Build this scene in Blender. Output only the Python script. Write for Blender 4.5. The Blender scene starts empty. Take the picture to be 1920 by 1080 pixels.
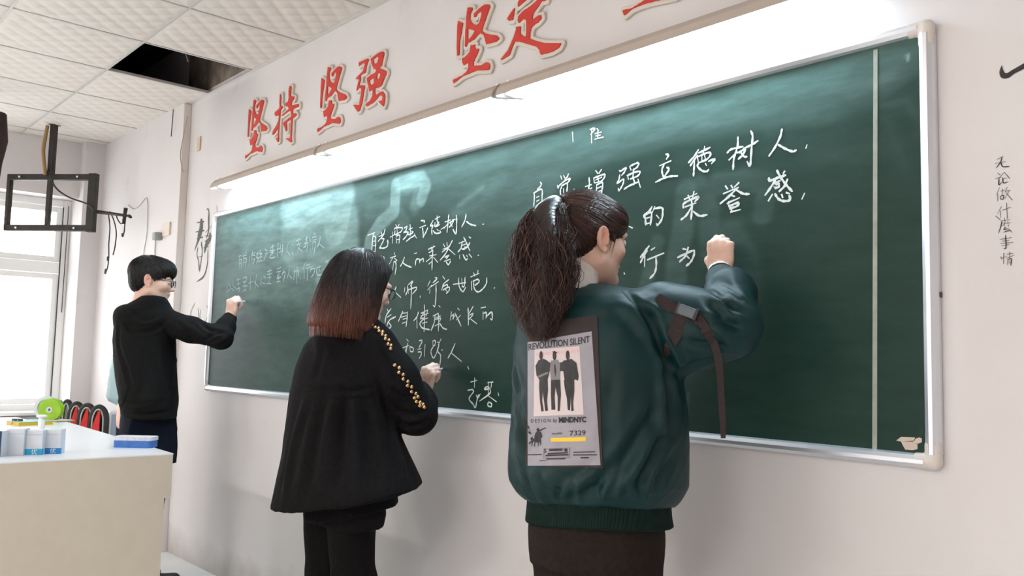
import bpy, bmesh, math, random
import numpy as np
from mathutils import Vector, Matrix
from mathutils.bvhtree import BVHTree

# ---------------------------------------------------------------- camera, world, lights, exposure
SC = bpy.context.scene
COL = SC.collection
YAW, PITCH, ROLL, FPX = -.8376, .0827, .024, 1592.5
CAM = np.array([4.8117, -2.0210, 1.2289])
_f = np.array([math.sin(YAW)*math.cos(PITCH), math.cos(YAW)*math.cos(PITCH), math.sin(PITCH)])
_r = np.array([math.cos(YAW), -math.sin(YAW), 0.0]); _u = np.cross(_r, _f)
_c, _s = math.cos(ROLL), math.sin(ROLL)
_r, _u = _c*_r+_s*_u, -_s*_r+_c*_u
cd = bpy.data.cameras.new('camera'); cam = bpy.data.objects.new('camera', cd); COL.objects.link(cam)
cd.sensor_width = 36; cd.lens = FPX*36/1920; cd.clip_start = .05
cam.matrix_world = Matrix([[_r[0], _u[0], -_f[0], CAM[0]], [_r[1], _u[1], -_f[1], CAM[1]], [_r[2], _u[2], -_f[2], CAM[2]], [0, 0, 0, 1]])
SC.camera = cam

SC.view_settings.view_transform = 'Standard'; SC.view_settings.look = 'None'
SC.view_settings.gamma = 1; SC.view_settings.use_curve_mapping = False
SC.view_settings.exposure = -0.12

W = bpy.data.worlds.new('sky'); SC.world = W; W.use_nodes = True
W.node_tree.nodes['Background'].inputs[0].default_value = (.93, .97, 1, 1)
W.node_tree.nodes['Background'].inputs[1].default_value = 6.5

def area(name, loc, size, sizey, power, color, rot=(0, 0, 0)):
    l = bpy.data.lights.new(name, 'AREA'); l.shape = 'RECTANGLE'; l.size = size; l.size_y = sizey
    l.energy = power; l.color = color
    o = bpy.data.objects.new(name, l); COL.objects.link(o); o.location = loc; o.rotation_euler = rot
    return o
TUBE_POWER = 90.0          # emission of the blackboard lamp tubes
CEIL_LAMPS = [(x, y) for x in (-.6, 2.2, 5.0) for y in (-2.9, -5.2)]
CEIL_POWER = 32.0
for (x, y) in CEIL_LAMPS:
    area('ceiling_lamp_light', (x, y, 2.70), 1.2, .16, CEIL_POWER*(.25 if y > -4 else 4.0)*{-.6: .6, 2.2: .8, 5.0: .70}[x], (1, .965, .94))

def ray(px, py): return _f + _r*(px-960)/FPX - _u*(py-540)/FPX
def aty(px, py, Y=0.0): d = ray(px, py); return CAM+d*((Y-CAM[1])/d[1])
def atz(px, py, Z): d = ray(px, py); return CAM+d*((Z-CAM[2])/d[2])
def atx(px, py, X): d = ray(px, py); return CAM+d*((X-CAM[0])/d[0])
def proj(p):
    d = np.asarray(p)-CAM; z = d@_f
    return 960+FPX*(d@_r)/z, 540-FPX*(d@_u)/z, z

# ---------------------------------------------------------------- materials
def lin(c):
    c = [v/255 for v in c]
    return tuple(v/12.92 if v <= .04045 else ((v+.055)/1.055)**2.4 for v in c)+(1,)
MATS = {}
def mat(name, rgb, rough=.6, rgb2=None, scale=8, bump=0, bscale=60, metal=0, emit=0, trans=0, attr=None, spec=.5, sheen=0, wave=None, ior=1.45, alpha=1):
    if name in MATS: return MATS[name]
    m = bpy.data.materials.new(name); m.use_nodes = True; nt = m.node_tree; N = nt.nodes; L = nt.links
    b = N['Principled BSDF']; c = lin(rgb)
    b.inputs['Base Color'].default_value = c; b.inputs['Roughness'].default_value = rough
    b.inputs['Metallic'].default_value = metal; b.inputs['Specular IOR Level'].default_value = spec
    b.inputs['Transmission Weight'].default_value = trans; b.inputs['IOR'].default_value = ior
    b.inputs['Alpha'].default_value = alpha
    if sheen: b.inputs['Sheen Weight'].default_value = sheen; b.inputs['Sheen Roughness'].default_value = .5
    tc = N.new('ShaderNodeTexCoord')
    if rgb2 is not None:
        n = N.new('ShaderNodeTexNoise'); n.inputs['Scale'].default_value = scale; n.inputs['Detail'].default_value = 4
        L.new(tc.outputs['Object'], n.inputs['Vector'])
        r = N.new('ShaderNodeValToRGB'); r.color_ramp.elements[0].position = .35; r.color_ramp.elements[1].position = .65
        r.color_ramp.elements[0].color = c; r.color_ramp.elements[1].color = lin(rgb2)
        L.new(n.outputs['Fac'], r.inputs[0]); L.new(r.outputs[0], b.inputs['Base Color'])
    if attr:
        a = N.new('ShaderNodeAttribute'); a.attribute_name = attr
        L.new(a.outputs['Color'], b.inputs['Base Color'])
    if bump:
        if wave:
            n = N.new('ShaderNodeTexWave'); n.inputs['Scale'].default_value = wave[0]; n.bands_direction = wave[1]
            n.inputs['Distortion'].default_value = wave[2]; n.inputs['Detail'].default_value = 2
        else:
            n = N.new('ShaderNodeTexNoise'); n.inputs['Scale'].default_value = bscale; n.inputs['Detail'].default_value = 3
        L.new(tc.outputs['Object'], n.inputs['Vector'])
        bu = N.new('ShaderNodeBump'); bu.inputs['Strength'].default_value = bump; bu.inputs['Distance'].default_value = .004
        L.new(n.outputs['Fac'], bu.inputs['Height']); L.new(bu.outputs[0], b.inputs['Normal'])
    if emit:
        b.inputs['Emission Color'].default_value = c; b.inputs['Emission Strength'].default_value = emit
    MATS[name] = m
    return m

# ---------------------------------------------------------------- object helpers
def link(name, me, m=None, parent=None):
    o = bpy.data.objects.new(name, me); COL.objects.link(o)
    if m is not None:
        for mm in (m if isinstance(m, (list, tuple)) else [m]): me.materials.append(mm)
    if parent is not None: o.parent = parent
    return o
def pymesh(name, v, f, smooth=False):
    me = bpy.data.meshes.new(name); me.from_pydata([tuple(map(float, p)) for p in v], [], [tuple(map(int, q)) for q in f]); me.update()
    if smooth: me.polygons.foreach_set('use_smooth', [True]*len(me.polygons))
    return me
def bmobj(name, bm, m, parent=None, smooth=False):
    me = bpy.data.meshes.new(name); bmesh.ops.recalc_face_normals(bm, faces=bm.faces); bm.to_mesh(me); bm.free()
    if smooth: me.polygons.foreach_set('use_smooth', [True]*len(me.polygons))
    return link(name, me, m, parent)
def tag(o, label=None, cat=None, group=None, kind=None):
    if label: o['label'] = label
    if cat: o['category'] = cat
    if group: o['group'] = group
    if kind: o['kind'] = kind
    return o
def thing(name, label, cat, loc=(0, 0, 0), rz=0, group=None):
    o = bpy.data.objects.new(name, None); COL.objects.link(o); o.location = tuple(map(float, loc)); o.rotation_euler = (0, 0, rz)
    o.empty_display_size = .1
    return tag(o, label, cat, group)
def box(bm, lo, hi, bev=0, M=None):
    lo = np.array(lo, float); hi = np.array(hi, float); c = (lo+hi)/2; s = hi-lo
    r = bmesh.ops.create_cube(bm, size=1.0)
    vs = r['verts']
    bmesh.ops.scale(bm, vec=tuple(s), verts=vs); bmesh.ops.translate(bm, vec=tuple(c), verts=vs)
    if bev:
        es = list({e for v in vs for e in v.link_edges})
        g = bmesh.ops.bevel(bm, geom=es, offset=bev, segments=2, affect='EDGES', profile=.5)
        vs = list({v for f in g['faces'] for v in f.verts} | {v for v in vs if v.is_valid})
    if M is not None: bmesh.ops.transform(bm, matrix=M, verts=vs)
    return vs
def boxobj(name, lo, hi, m, parent=None, bev=0, M=None):
    bm = bmesh.new(); box(bm, lo, hi, bev, M); return bmobj(name, bm, m, parent)
def tube(bm, pts, rad, seg=8, cap=True):
    pts = [Vector(tuple(map(float, p))) for p in pts]; n = len(pts)
    if not hasattr(rad, '__len__'): rad = [rad]*n
    rings = []; prev = None
    for i, p in enumerate(pts):
        t = (pts[min(i+1, n-1)]-pts[max(i-1, 0)]).normalized()
        if prev is None: prev = t.orthogonal().normalized()
        a = (prev-t*prev.dot(t)); a = a.normalized() if a.length > 1e-6 else t.orthogonal().normalized(); prev = a
        b = t.cross(a)
        rings.append([bm.verts.new(p+(a*math.cos(2*math.pi*k/seg)+b*math.sin(2*math.pi*k/seg))*rad[i]) for k in range(seg)])
    for i in range(n-1):
        for k in range(seg):
            bm.faces.new((rings[i][k], rings[i][(k+1) % seg], rings[i+1][(k+1) % seg], rings[i+1][k]))
    if cap:
        bm.faces.new(rings[0][::-1]); bm.faces.new(rings[-1])
def tubeobj(name, pts, rad, m, parent=None, seg=8):
    bm = bmesh.new(); tube(bm, pts, rad, seg); return bmobj(name, bm, m, parent, True)
def lathe(bm, prof, seg=24, c=(0, 0, 0)):
    rings = []
    for (r, z) in prof:
        rings.append([bm.verts.new((c[0]+r*math.cos(2*math.pi*k/seg), c[1]+r*math.sin(2*math.pi*k/seg), c[2]+z)) for k in range(seg)])
    for i in range(len(rings)-1):
        for k in range(seg):
            bm.faces.new((rings[i][k], rings[i][(k+1) % seg], rings[i+1][(k+1) % seg], rings[i+1][k]))
    bm.faces.new(rings[0][::-1]); bm.faces.new(rings[-1])
def smoothpath(pts, n=6):
    """Catmull-Rom through the points"""
    P = [np.array(p, float) for p in pts]
    if len(P) < 3: return P
    P = [2*P[0]-P[1]]+P+[2*P[-1]-P[-2]]; out = []
    for i in range(1, len(P)-2):
        for k in range(n):
            t = k/n; a, b, c, d = P[i-1], P[i], P[i+1], P[i+2]
            out.append(.5*((2*b)+(-a+c)*t+(2*a-5*b+4*c-d)*t*t+(-a+3*b-3*c+d)*t**3))
    out.append(P[-2]); return out

# ---------------------------------------------------------------- signed-distance modelling, meshed by surface nets
class Vol:
    def __init__(s, lo, hi, h):
        s.lo = np.array(lo, np.float32); s.h = h
        s.n = np.ceil((np.array(hi)-s.lo)/h).astype(int)+1
        s.ax = [s.lo[i]+h*np.arange(s.n[i], dtype=np.float32) for i in range(3)]
        s.d = np.full(tuple(s.n), 1.0, np.float32)
    def sl(s, lo, hi, m):
        out = []
        for i in range(3):
            a = int(np.clip(math.floor((lo[i]-m-s.lo[i])/s.h), 0, s.n[i])); b = int(np.clip(math.ceil((hi[i]+m-s.lo[i])/s.h)+1, 0, s.n[i]))
            out.append(slice(a, b))
        return tuple(out)
    def grid(s, S): return (s.ax[0][S[0]][:, None, None], s.ax[1][S[1]][None, :, None], s.ax[2][S[2]][None, None, :])
    def comb(s, S, v, k, op='u'):
        a = s.d[S]
        if a.size == 0: return
        if op == 'sub': v = -v
        if op in ('sub', 'int'):
            if k <= 0: s.d[S] = np.maximum(a, v); return
            h = np.maximum(k-np.abs(a-v), 0)/k; s.d[S] = np.maximum(a, v)+h*h*k*.25; return
        if k <= 0: s.d[S] = np.minimum(a, v); return
        h = np.maximum(k-np.abs(a-v), 0)/k; s.d[S] = np.minimum(a, v)-h*h*k*.25
    def rc(s, a, b, ra, rb=None, k=.01, op='u', sq=None):
        rb = ra if rb is None else rb
        a = np.array(a, np.float32); b = np.array(b, np.float32)
        lo = np.minimum(a-ra, b-rb); hi = np.maximum(a+ra, b+rb)
        S = s.sl(lo, hi, .05+k); X, Y, Z = s.grid(S)
        if 0 in s.d[S].shape: return
        d = b-a; L = float(d@d)+1e-12
        t = np.clip(((X-a[0])*d[0]+(Y-a[1])*d[1]+(Z-a[2])*d[2])/L, 0, 1)
        v = np.sqrt((X-a[0]-t*d[0])**2+(Y-a[1]-t*d[1])**2+(Z-a[2]-t*d[2])**2)-(ra+(rb-ra)*t)
        s.comb(S, v, k, op)
    def chain(s, pts, k=.01, op='u'):
        for p, q in zip(pts[:-1], pts[1:]): s.rc(p[:3], q[:3], p[3], q[3], k, op)
    def ell(s, c, r, k=.01, op='u', R=None):
        c = np.array(c, np.float32); r = np.array(r, np.float32); m = float(r.max())
        S = s.sl(c-m, c+m, .05+k); X, Y, Z = s.grid(S)
        if 0 in s.d[S].shape: return
        x, y, z = X-c[0], Y-c[1], Z-c[2]
        if R is not None:
            R = np.array(R, np.float32); x, y, z = R[0, 0]*x+R[1, 0]*y+R[2, 0]*z, R[0, 1]*x+R[1, 1]*y+R[2, 1]*z, R[0, 2]*x+R[1, 2]*y+R[2, 2]*z
        q = np.sqrt((x/r[0])**2+(y/r[1])**2+(z/r[2])**2)
        g = np.sqrt((x/r[0]**2)**2+(y/r[1]**2)**2+(z/r[2]**2)**2)+1e-6
        s.comb(S, np.where(q > .3, q*(q-1)/g, -r.min()*.7), k, op)
    def secs(s, secs, k=.02, op='u', rot=0.0, pw=2.0, capr=.02):
        """stack of (z, cx, cy, a, b) superellipse sections"""
        A = np.array(sorted(secs), float); z = s.ax[2]
        I = [np.interp(z, A[:, 0], A[:, j]).astype(np.float32)[None, None, :] for j in (1, 2, 3, 4)]
        X, Y, Z = s.grid((slice(None),)*3)
        x, y = X-I[0], Y-I[1]
        cc, ss = math.cos(rot), math.sin(rot); x, y = cc*x+ss*y, -ss*x+cc*y
        q = (np.abs(x/I[2])**pw+np.abs(y/I[3])**pw)**(1/pw)
        v = (q-1)*np.minimum(I[2], I[3])
        v = np.maximum(v, np.maximum(Z-A[-1, 0], A[0, 0]-Z))
        s.comb((slice(None),)*3, v, k, op)
    def plane(s, p, n, k=.0):
        """keep the side opposite to n"""
        X, Y, Z = s.grid((slice(None),)*3); n = np.array(n, float); n /= np.linalg.norm(n)
        s.comb((slice(None),)*3, ((X-p[0])*n[0]+(Y-p[1])*n[1]+(Z-p[2])*n[2]).astype(np.float32), k, 'int')
    def fold(s, pts, amp, w):
        """crease (amp>0) or raised fold (amp<0) along a line on the cloth"""
        P = [np.array(p, np.float32) for p in pts]
        for a, b in zip(P[:-1], P[1:]):
            lo = np.minimum(a, b); hi = np.maximum(a, b); S = s.sl(lo, hi, 2.5*w); X, Y, Z = s.grid(S)
            if 0 in s.d[S].shape: continue
            d = b-a; t = np.clip(((X-a[0])*d[0]+(Y-a[1])*d[1]+(Z-a[2])*d[2])/(float(d@d)+1e-9), 0, 1)
            r2 = (X-a[0]-t*d[0])**2+(Y-a[1]-t*d[1])**2+(Z-a[2]-t*d[2])**2
            s.d[S] += amp*np.exp(-r2/(w*w))
    def mesh(s, smooth=1):
        D = s.d; D[0, :, :] = D[-1, :, :] = 1; D[:, 0, :] = D[:, -1, :] = 1; D[:, :, 0] = D[:, :, -1] = 1
        nx, ny, nz = D.shape; ins = D < 0
        corner = [(i, j, k) for i in (0, 1) for j in (0, 1) for k in (0, 1)]
        cnt = np.zeros((nx-1, ny-1, nz-1), np.int8)
        for (i, j, k) in corner: cnt += ins[i:nx-1+i, j:ny-1+j, k:nz-1+k]
        ci, cj, ck = np.nonzero((cnt > 0) & (cnt < 8))
        vid = np.full((nx-1, ny-1, nz-1), -1, np.int64); vid[ci, cj, ck] = np.arange(len(ci))
        acc = np.zeros((len(ci), 3)); num = np.zeros(len(ci))
        for a in corner:
            for ax in range(3):
                if a[ax] == 1: continue
                b = list(a); b[ax] = 1
                da = D[ci+a[0], cj+a[1], ck+a[2]]; db = D[ci+b[0], cj+b[1], ck+b[2]]
                m = (da < 0) != (db < 0)
                t = np.where(m, da/np.where(m, da-db, 1), 0)
                p = np.zeros((len(ci), 3)); p[:] = a; p[:, ax] = t
                acc[m] += p[m]; num[m] += 1
        V = (acc/num[:, None]+np.stack([ci, cj, ck], 1))*s.h+s.lo
        F = []
        for ax in range(3):
            sl0 = [slice(None)]*3; sl1 = [slice(None)]*3; sl0[ax] = slice(0, -1); sl1[ax] = slice(1, None)
            A = ins[tuple(sl0)]; B = ins[tuple(sl1)]
            e = np.stack(np.nonzero(A != B), 1)
            o1, o2 = (ax+1) % 3, (ax+2) % 3
            ok = (e[:, o1] > 0) & (e[:, o2] > 0); e = e[ok]
            q = []
            for (u, v) in ((1, 1), (0, 1), (0, 0), (1, 0)):
                c = e.copy(); c[:, o1] -= u; c[:, o2] -= v; q.append(vid[c[:, 0], c[:, 1], c[:, 2]])
            q = np.stack(q, 1); fl = ~A[e[:, 0], e[:, 1], e[:, 2]]
            q[fl] = q[fl][:, ::-1]; F.append(q)
        F = np.concatenate(F); F = F[(F >= 0).all(1)]
        for _ in range(smooth):
            S_ = np.zeros_like(V); n_ = np.zeros(len(V))
            for a, b in ((0, 1), (1, 2), (2, 3), (3, 0)):
                np.add.at(S_, F[:, a], V[F[:, b]]); np.add.at(S_, F[:, b], V[F[:, a]])
                np.add.at(n_, F[:, a], 1); np.add.at(n_, F[:, b], 1)
            V = .45*V+.55*S_/np.maximum(n_, 1)[:, None]
        return V, F
def fastmesh(name, V, F, cols=None, smooth=True):
    me = bpy.data.meshes.new(name)
    V = np.asarray(V, np.float32); F = np.asarray(F, np.int32); k = F.shape[1]
    me.vertices.add(len(V)); me.vertices.foreach_set('co', V.ravel())
    me.loops.add(F.size); me.loops.foreach_set('vertex_index', F.ravel())
    me.polygons.add(len(F)); me.polygons.foreach_set('loop_start', np.arange(len(F), dtype=np.int32)*k)
    me.polygons.foreach_set('use_smooth', np.full(len(F), smooth)); me.update(calc_edges=True); me.validate()
    if cols is not None:
        a = me.color_attributes.new('tint', 'FLOAT_COLOR', 'POINT')
        a.data.foreach_set('color', np.concatenate([cols, np.ones((len(cols), 1))], 1).astype(np.float32).ravel())
    return me
def text_mesh(s, size, bold=0.0):
    c = bpy.data.curves.new('t', 'FONT'); c.body = s; c.size = size; c.offset = bold; c.resolution_u = 3
    o = bpy.data.objects.new('t', c); COL.objects.link(o); dg = bpy.context.evaluated_depsgraph_get(); dg.update()
    me = bpy.data.meshes.new_from_object(o.evaluated_get(dg)); bpy.data.objects.remove(o); return me
# ================================================================ THE ROOM
ZB, ZT, ZC = 1.0362, 2.0083, 2.8053
XW = -2.233                       # window wall
XR, YB = 6.6, -6.8                # far ends of the room, out of the photograph
COLX, COLD = -.545, .045           # flat column left of the board
wallm = mat('wall_paint', (223, 219, 219), .62, (216, 211, 210), 1.3, .10, 90)
def wall_extra():
    """grime along the foot of the wall, faint scuffs"""
    nt = wallm.node_tree; N = nt.nodes; L = nt.links; b = N['Principled BSDF']
    src = b.inputs['Base Color'].links[0].from_socket
    geo = N.new('ShaderNodeNewGeometry'); sp = N.new('ShaderNodeSeparateXYZ'); L.new(geo.outputs['Position'], sp.inputs[0])
    n = N.new('ShaderNodeTexNoise'); n.inputs['Scale'].default_value = 5; n.inputs['Detail'].default_value = 6
    L.new(geo.outputs['Position'], n.inputs['Vector'])
    ad = N.new('ShaderNodeMath'); ad.operation = 'MULTIPLY_ADD'; L.new(n.outputs['Fac'], ad.inputs[0]); ad.inputs[1].default_value = -.22; L.new(sp.outputs['Z'], ad.inputs[2])
    mr = N.new('ShaderNodeMapRange'); L.new(ad.outputs[0], mr.inputs[0])
    mr.inputs[1].default_value = -.12; mr.inputs[2].default_value = .07; mr.inputs[3].default_value = .55; mr.inputs[4].default_value = 0
    mx = N.new('ShaderNodeMix'); mx.data_type = 'RGBA'; L.new(mr.outputs[0], mx.inputs[0]); L.new(src, mx.inputs[6]); mx.inputs[7].default_value = lin((150, 138, 125))
    # small scuffs
    n2 = N.new('ShaderNodeTexNoise'); n2.inputs['Scale'].default_value = 3.1; n2.inputs['Detail'].default_value = 9; L.new(geo.outputs['Position'], n2.inputs['Vector'])
    r2 = N.new('ShaderNodeMapRange'); L.new(n2.outputs['Fac'], r2.inputs[0]); r2.inputs[1].default_value = .66; r2.inputs[2].default_value = .8; r2.inputs[4].default_value = .35
    m2 = N.new('ShaderNodeMix'); m2.data_type = 'RGBA'; L.new(r2.outputs[0], m2.inputs[0]); L.new(mx.outputs[2], m2.inputs[6]); m2.inputs[7].default_value = lin((176, 160, 150))
    L.new(m2.outputs[2], b.inputs['Base Color'])
wall_extra()
floorm = mat('floor_stone', (228, 228, 226), .35, (218, 217, 214), 3)

tag(boxobj('wall_front', (XW-.3, 0, 0), (XR, .2, ZC+.45), wallm), kind='structure')
tag(boxobj('wall_right', (XR, YB, 0), (XR+.2, .2, ZC+.45), wallm), kind='structure')
tag(boxobj('wall_back', (XW-.3, YB-.2, 0), (XR+.2, YB, ZC+.45), wallm), kind='structure')
tag(boxobj('floor', (XW-.3, YB-.2, -.1), (XR+.2, .2, 0), floorm), kind='structure')
tag(boxobj('trim_column', (XW, -COLD, 0), (COLX, .01, ZC), wallm, bev=.002), kind='structure')
tag(boxobj('trim_pilaster', (XW, -.185, 0), (XW+.115, -COLD+.002, ZC), wallm, bev=.002), kind='structure')
# left wall with two window openings
WZ0, WZ1 = .74, 2.375
WINS = [(-.185, -2.75), (-3.35, -5.9)]
bm = bmesh.new()
for (y0, y1) in ((.2, WINS[0][0]), (WINS[0][1], WINS[1][0]), (WINS[1][1], YB)):
    box(bm, (XW-.3, y1, 0), (XW, y0, ZC+.45))
for (y0, y1) in WINS:
    box(bm, (XW-.3, y1, 0), (XW, y0, WZ0)); box(bm, (XW-.3, y1, WZ1), (XW, y0, ZC+.45))
tag(bmobj('wall_left', bm, wallm), kind='structure')
pvc = mat('white_plastic_frame', (240, 240, 238), .35)
glass = mat('window_glass', (255, 255, 255), 0.0, trans=1.0, ior=1.02, spec=.2)
dark = mat('black_seal', (40, 45, 55), .5)
for wi, (y0, y1) in enumerate(WINS):
    w = bpy.data.objects.new('window_%d' % (wi+1), None); COL.objects.link(w); w['kind'] = 'structure'; w.location = (XW-.19, (y0+y1)/2, WZ0)
    def wb(name, lo, hi, m=pvc):
        o = boxobj(name, np.array(lo)-np.array(w.location), np.array(hi)-np.array(w.location), m, w, bev=.004); return o
    xa, xb = XW-.235, XW-.175
    t = .055
    wb('frame_jamb', (xa, y0-t, WZ0), (xb, y0, WZ1)); wb('frame_jamb', (xa, y1, WZ0), (xb, y1+t, WZ1))
    wb('frame_head', (xa, y1+t, WZ1-t), (xb, y0-t, WZ1)); wb('frame_sill', (xa, y1+t, WZ0), (xb, y0-t, WZ0+t))
    wb('transom', (xa, y1+t, 1.80), (xb, y0-t, 1.885))
    n = 3; ys = np.linspace(y0-t, y1+t, n+1)
    for i in range(n):
        a, b_ = ys[i], ys[i+1]
        if i: wb('mullion', (xa, a-.03, WZ0+t), (xb, a+.03, WZ1-t))
        for (z0, z1) in ((WZ0+t, 1.80), (1.885, WZ1-t)):
            # sash: a second, slimmer frame inside the first
            e0, e1 = b_+(.03 if i < n-1 else 0), a-(.03 if i else 0)
            bm = bmesh.new(); s = .045; X0, X1 = xa+.008, xb-.012
            for lo, hi in (((X0, e0+.004, z0+.004), (X1, e0+s, z1-.004)), ((X0, e1-s, z0+.004), (X1, e1-.004, z1-.004)), ((X0, e0+s, z0+.004), (X1, e1-s, z0+s)), ((X0, e0+s, z1-s), (X1, e1-s, z1-.004))):
                box(bm, np.array(lo)-np.array(w.location), np.array(hi)-np.array(w.location), .003)
            sash = bmobj('sash', bm, pvc, w)
            g = boxobj('pane', np.array((X0+.015, e0+s, z0+s))-np.array(w.location), np.array((X0+.021, e1-s, z1-s))-np.array(w.location), glass, sash)
    if wi == 0:
        wb('seal_strip', (xb-.004, y0-t-.006, WZ0+t), (xb+.004, y0-t+.002, WZ1-t), dark)
    wb('window_board', (XW-.175, y1-.02, WZ0-.012), (XW+.04, y0-.001, WZ0+.012))
tag(tubeobj('window_blind_cord', [(XW-.16, -.21, 2.33), (XW-.16, -.21, 1.5)], .003, dark), 'thin dark cord hanging beside the right window jamb', 'cord')

# ---- ceiling: 0.6 m tiles, each its own piece, one left out (the dark opening)
TS = .6005; GX0, GY0 = .3685, -.006
tilem = mat('ceiling_tile', (226, 220, 212), .7, (221, 214, 206), 2, 0)
gridm = mat('ceiling_grid_metal', (198, 196, 192), .45)
ceil = bpy.data.objects.new('ceiling', None); COL.objects.link(ceil); ceil['kind'] = 'structure'; ceil.location = (0, 0, ZC)
def tile_mesh(w, d, detail):
    """a pressed tile: rows of low rounded leaf-like bosses"""
    n = detail; X, Y = np.meshgrid(np.linspace(0, w, int(n*w/TS)+2), np.linspace(0, d, int(n*d/TS)+2), indexing='ij')
    u, v = X/.115, Y/.115
    a = (u+v) % 1; b = (u-v) % 1
    H = .0070*np.clip(1-np.abs(a-.5)*1.4-.0, 0, 1)*np.abs(np.sin(np.pi*b))**.6+.003*(a)
    edge = np.minimum(np.minimum(X, w-X), np.minimum(Y, d-Y)); H = H*np.clip(edge/.035, 0, 1)**.7
    ni, nj = X.shape
    V = np.stack([X, Y, -H], -1).reshape(-1, 3)
    I = np.arange(ni*nj).reshape(ni, nj)
    F = np.stack([I[:-1, :-1], I[:-1, 1:], I[1:, 1:], I[1:, :-1]], -1).reshape(-1, 4)
    # rim + back
    base = len(V); V = np.concatenate([V, [[0, 0, .012], [w, 0, .012], [w, d, .012], [0, d, .012]]])
    me = fastmesh('tile', V, np.concatenate([F, [[base, base+1, base+2, base+3]]]), smooth=True)
    return me
meshes = {}
HOLE = (0, 0)
ix0 = -5
for iy in range(0, 12):
    y1 = GY0-iy*TS; y0 = max(y1-TS, YB)
    if y1 <= YB: break
    for ix in range(ix0, 12):
        x0 = GX0-TS+ix*TS; x1 = min(x0+TS, XR); x0c = max(x0, XW)
        if x1-x0c < .03 or (ix, iy) == HOLE: continue
        near = iy < 3 and x0 < 3.0
        w, d = x1-x0c, y1-y0; key = (round(w, 3), round(d, 3), near)
        if key not in meshes: meshes[key] = tile_mesh(w-.006, d-.006, 64 if near else 6); meshes[key].materials.append(tilem)
        o = bpy.data.objects.new('tile', meshes[key]); COL.objects.link(o); o.parent = ceil
        o.location = (x0c+.003, y0+.003, 0)
bm = bmesh.new()
for ix in range(ix0, 13):
    x = GX0-TS+ix*TS
    if XW < x < XR: box(bm, (x-.0055, YB, -.005), (x+.0055, 0, .002)); box(bm, (x-.0015, YB, .002), (x+.0015, 0, .012))
for iy in range(0, 12):
    y = GY0-iy*TS
    if y > YB:
        box(bm, (XW, y-.0055, -.0052), (XR, y+.0055, .0018))
        if iy != 0: box(bm, (XW, y-.0015, .0018), (XR, y+.0015, .011))
gr = bmobj('grid_bars', bm, gridm, ceil)
boxobj('wall_angle', (COLX, -.020, -.006), (XR, -.001, -.002), mat('white_angle', (214, 212, 208), .4), ceil)
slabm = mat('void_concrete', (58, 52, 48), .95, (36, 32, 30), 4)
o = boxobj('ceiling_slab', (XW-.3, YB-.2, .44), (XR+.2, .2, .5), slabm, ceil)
tubeobj('void_wire', [(.33, -.10, .05), (.20, -.2, .16), (.0, -.33, .2), (-.1, -.36, .26)], .004, mat('grey_wire', (150, 145, 138), .6), ceil)
tubeobj('void_wire', [(.02, -.30, .40), (.03, -.3, .2), (.06, -.26, .06)], .003, MATS['grey_wire'], ceil)
# bare plaster of the wall above the ceiling: dirtier
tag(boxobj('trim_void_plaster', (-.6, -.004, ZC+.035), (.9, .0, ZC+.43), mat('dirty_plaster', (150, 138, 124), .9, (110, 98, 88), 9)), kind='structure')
for (x, y) in CEIL_LAMPS:
    t = thing('ceiling_lamp', 'twin tube ceiling lamp with white tray, %s row, %s from the window wall' % ('nearer' if y > -4 else 'farther', {-.6: 'first', 2.2: 'second', 5.0: 'third'}[x]), 'lamp', (x, y, ZC), 0, 'ceiling lamps of the classroom')
    boxobj('tray', (-.62, -.10, -.05), (.62, .10, -.004), pvc, t, bev=.006)
    for s in (-.05, .05): tubeobj('lamp_tube', [(-.58, s, -.07), (.58, s, -.07)], .013, mat('lamp_tube_glow', (255, 244, 232), .4, emit=6), t)

# ================================================================ BLACKBOARD
board = thing('blackboard', 'long green chalkboard with aluminium frame, covered in handwritten white chalk lines', 'blackboard', (2.0, 0, ZB))
BO = np.array([2.0, 0, ZB])
greenm = bpy.data.materials.new('green_board'); greenm.use_nodes = True
def build_green():
    nt = greenm.node_tree; N = nt.nodes; L = nt.links; b = N['Principled BSDF']
    b.inputs['Roughness'].default_value = .55; b.inputs['Specular IOR Level'].default_value = .22
    a = N.new('ShaderNodeAttribute'); a.attribute_name = 'dust'
    tc = N.new('ShaderNodeTexCoord'); mp = N.new('ShaderNodeMapping'); mp.inputs['Scale'].default_value = (1.2, 1, 5); mp.inputs['Rotation'].default_value = (0, .5, 0)
    L.new(tc.outputs['Object'], mp.inputs[0])
    n = N.new('ShaderNodeTexNoise'); n.inputs['Scale'].default_value = 4; n.inputs['Detail'].default_value = 8; n.inputs['Roughness'].default_value = .62; L.new(mp.outputs[0], n.inputs['Vector'])
    mr = N.new('ShaderNodeMapRange'); L.new(n.outputs['Fac'], mr.inputs[0]); mr.inputs[1].default_value = .3; mr.inputs[2].default_value = .75; mr.inputs[3].default_value = .45; mr.inputs[4].default_value = 1.35
    mu = N.new('ShaderNodeMath'); mu.operation = 'MULTIPLY'; L.new(a.outputs['Fac'], mu.inputs[0]); L.new(mr.outputs[0], mu.inputs[1])
    gr_ = N.new('ShaderNodeTexNoise'); gr_.inputs['Scale'].default_value = 260; L.new(tc.outputs['Object'], gr_.inputs['Vector'])
    m0 = N.new('ShaderNodeMix'); m0.data_type = 'RGBA'; L.new(gr_.outputs['Fac'], m0.inputs[0]); m0.inputs[6].default_value = lin((8, 38, 28)); m0.inputs[7].default_value = lin((14, 52, 40))
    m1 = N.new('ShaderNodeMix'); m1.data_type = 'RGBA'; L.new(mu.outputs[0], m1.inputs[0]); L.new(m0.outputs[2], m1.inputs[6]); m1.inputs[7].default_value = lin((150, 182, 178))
    L.new(m1.outputs[2], b.inputs['Base Color'])
build_green()
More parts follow.
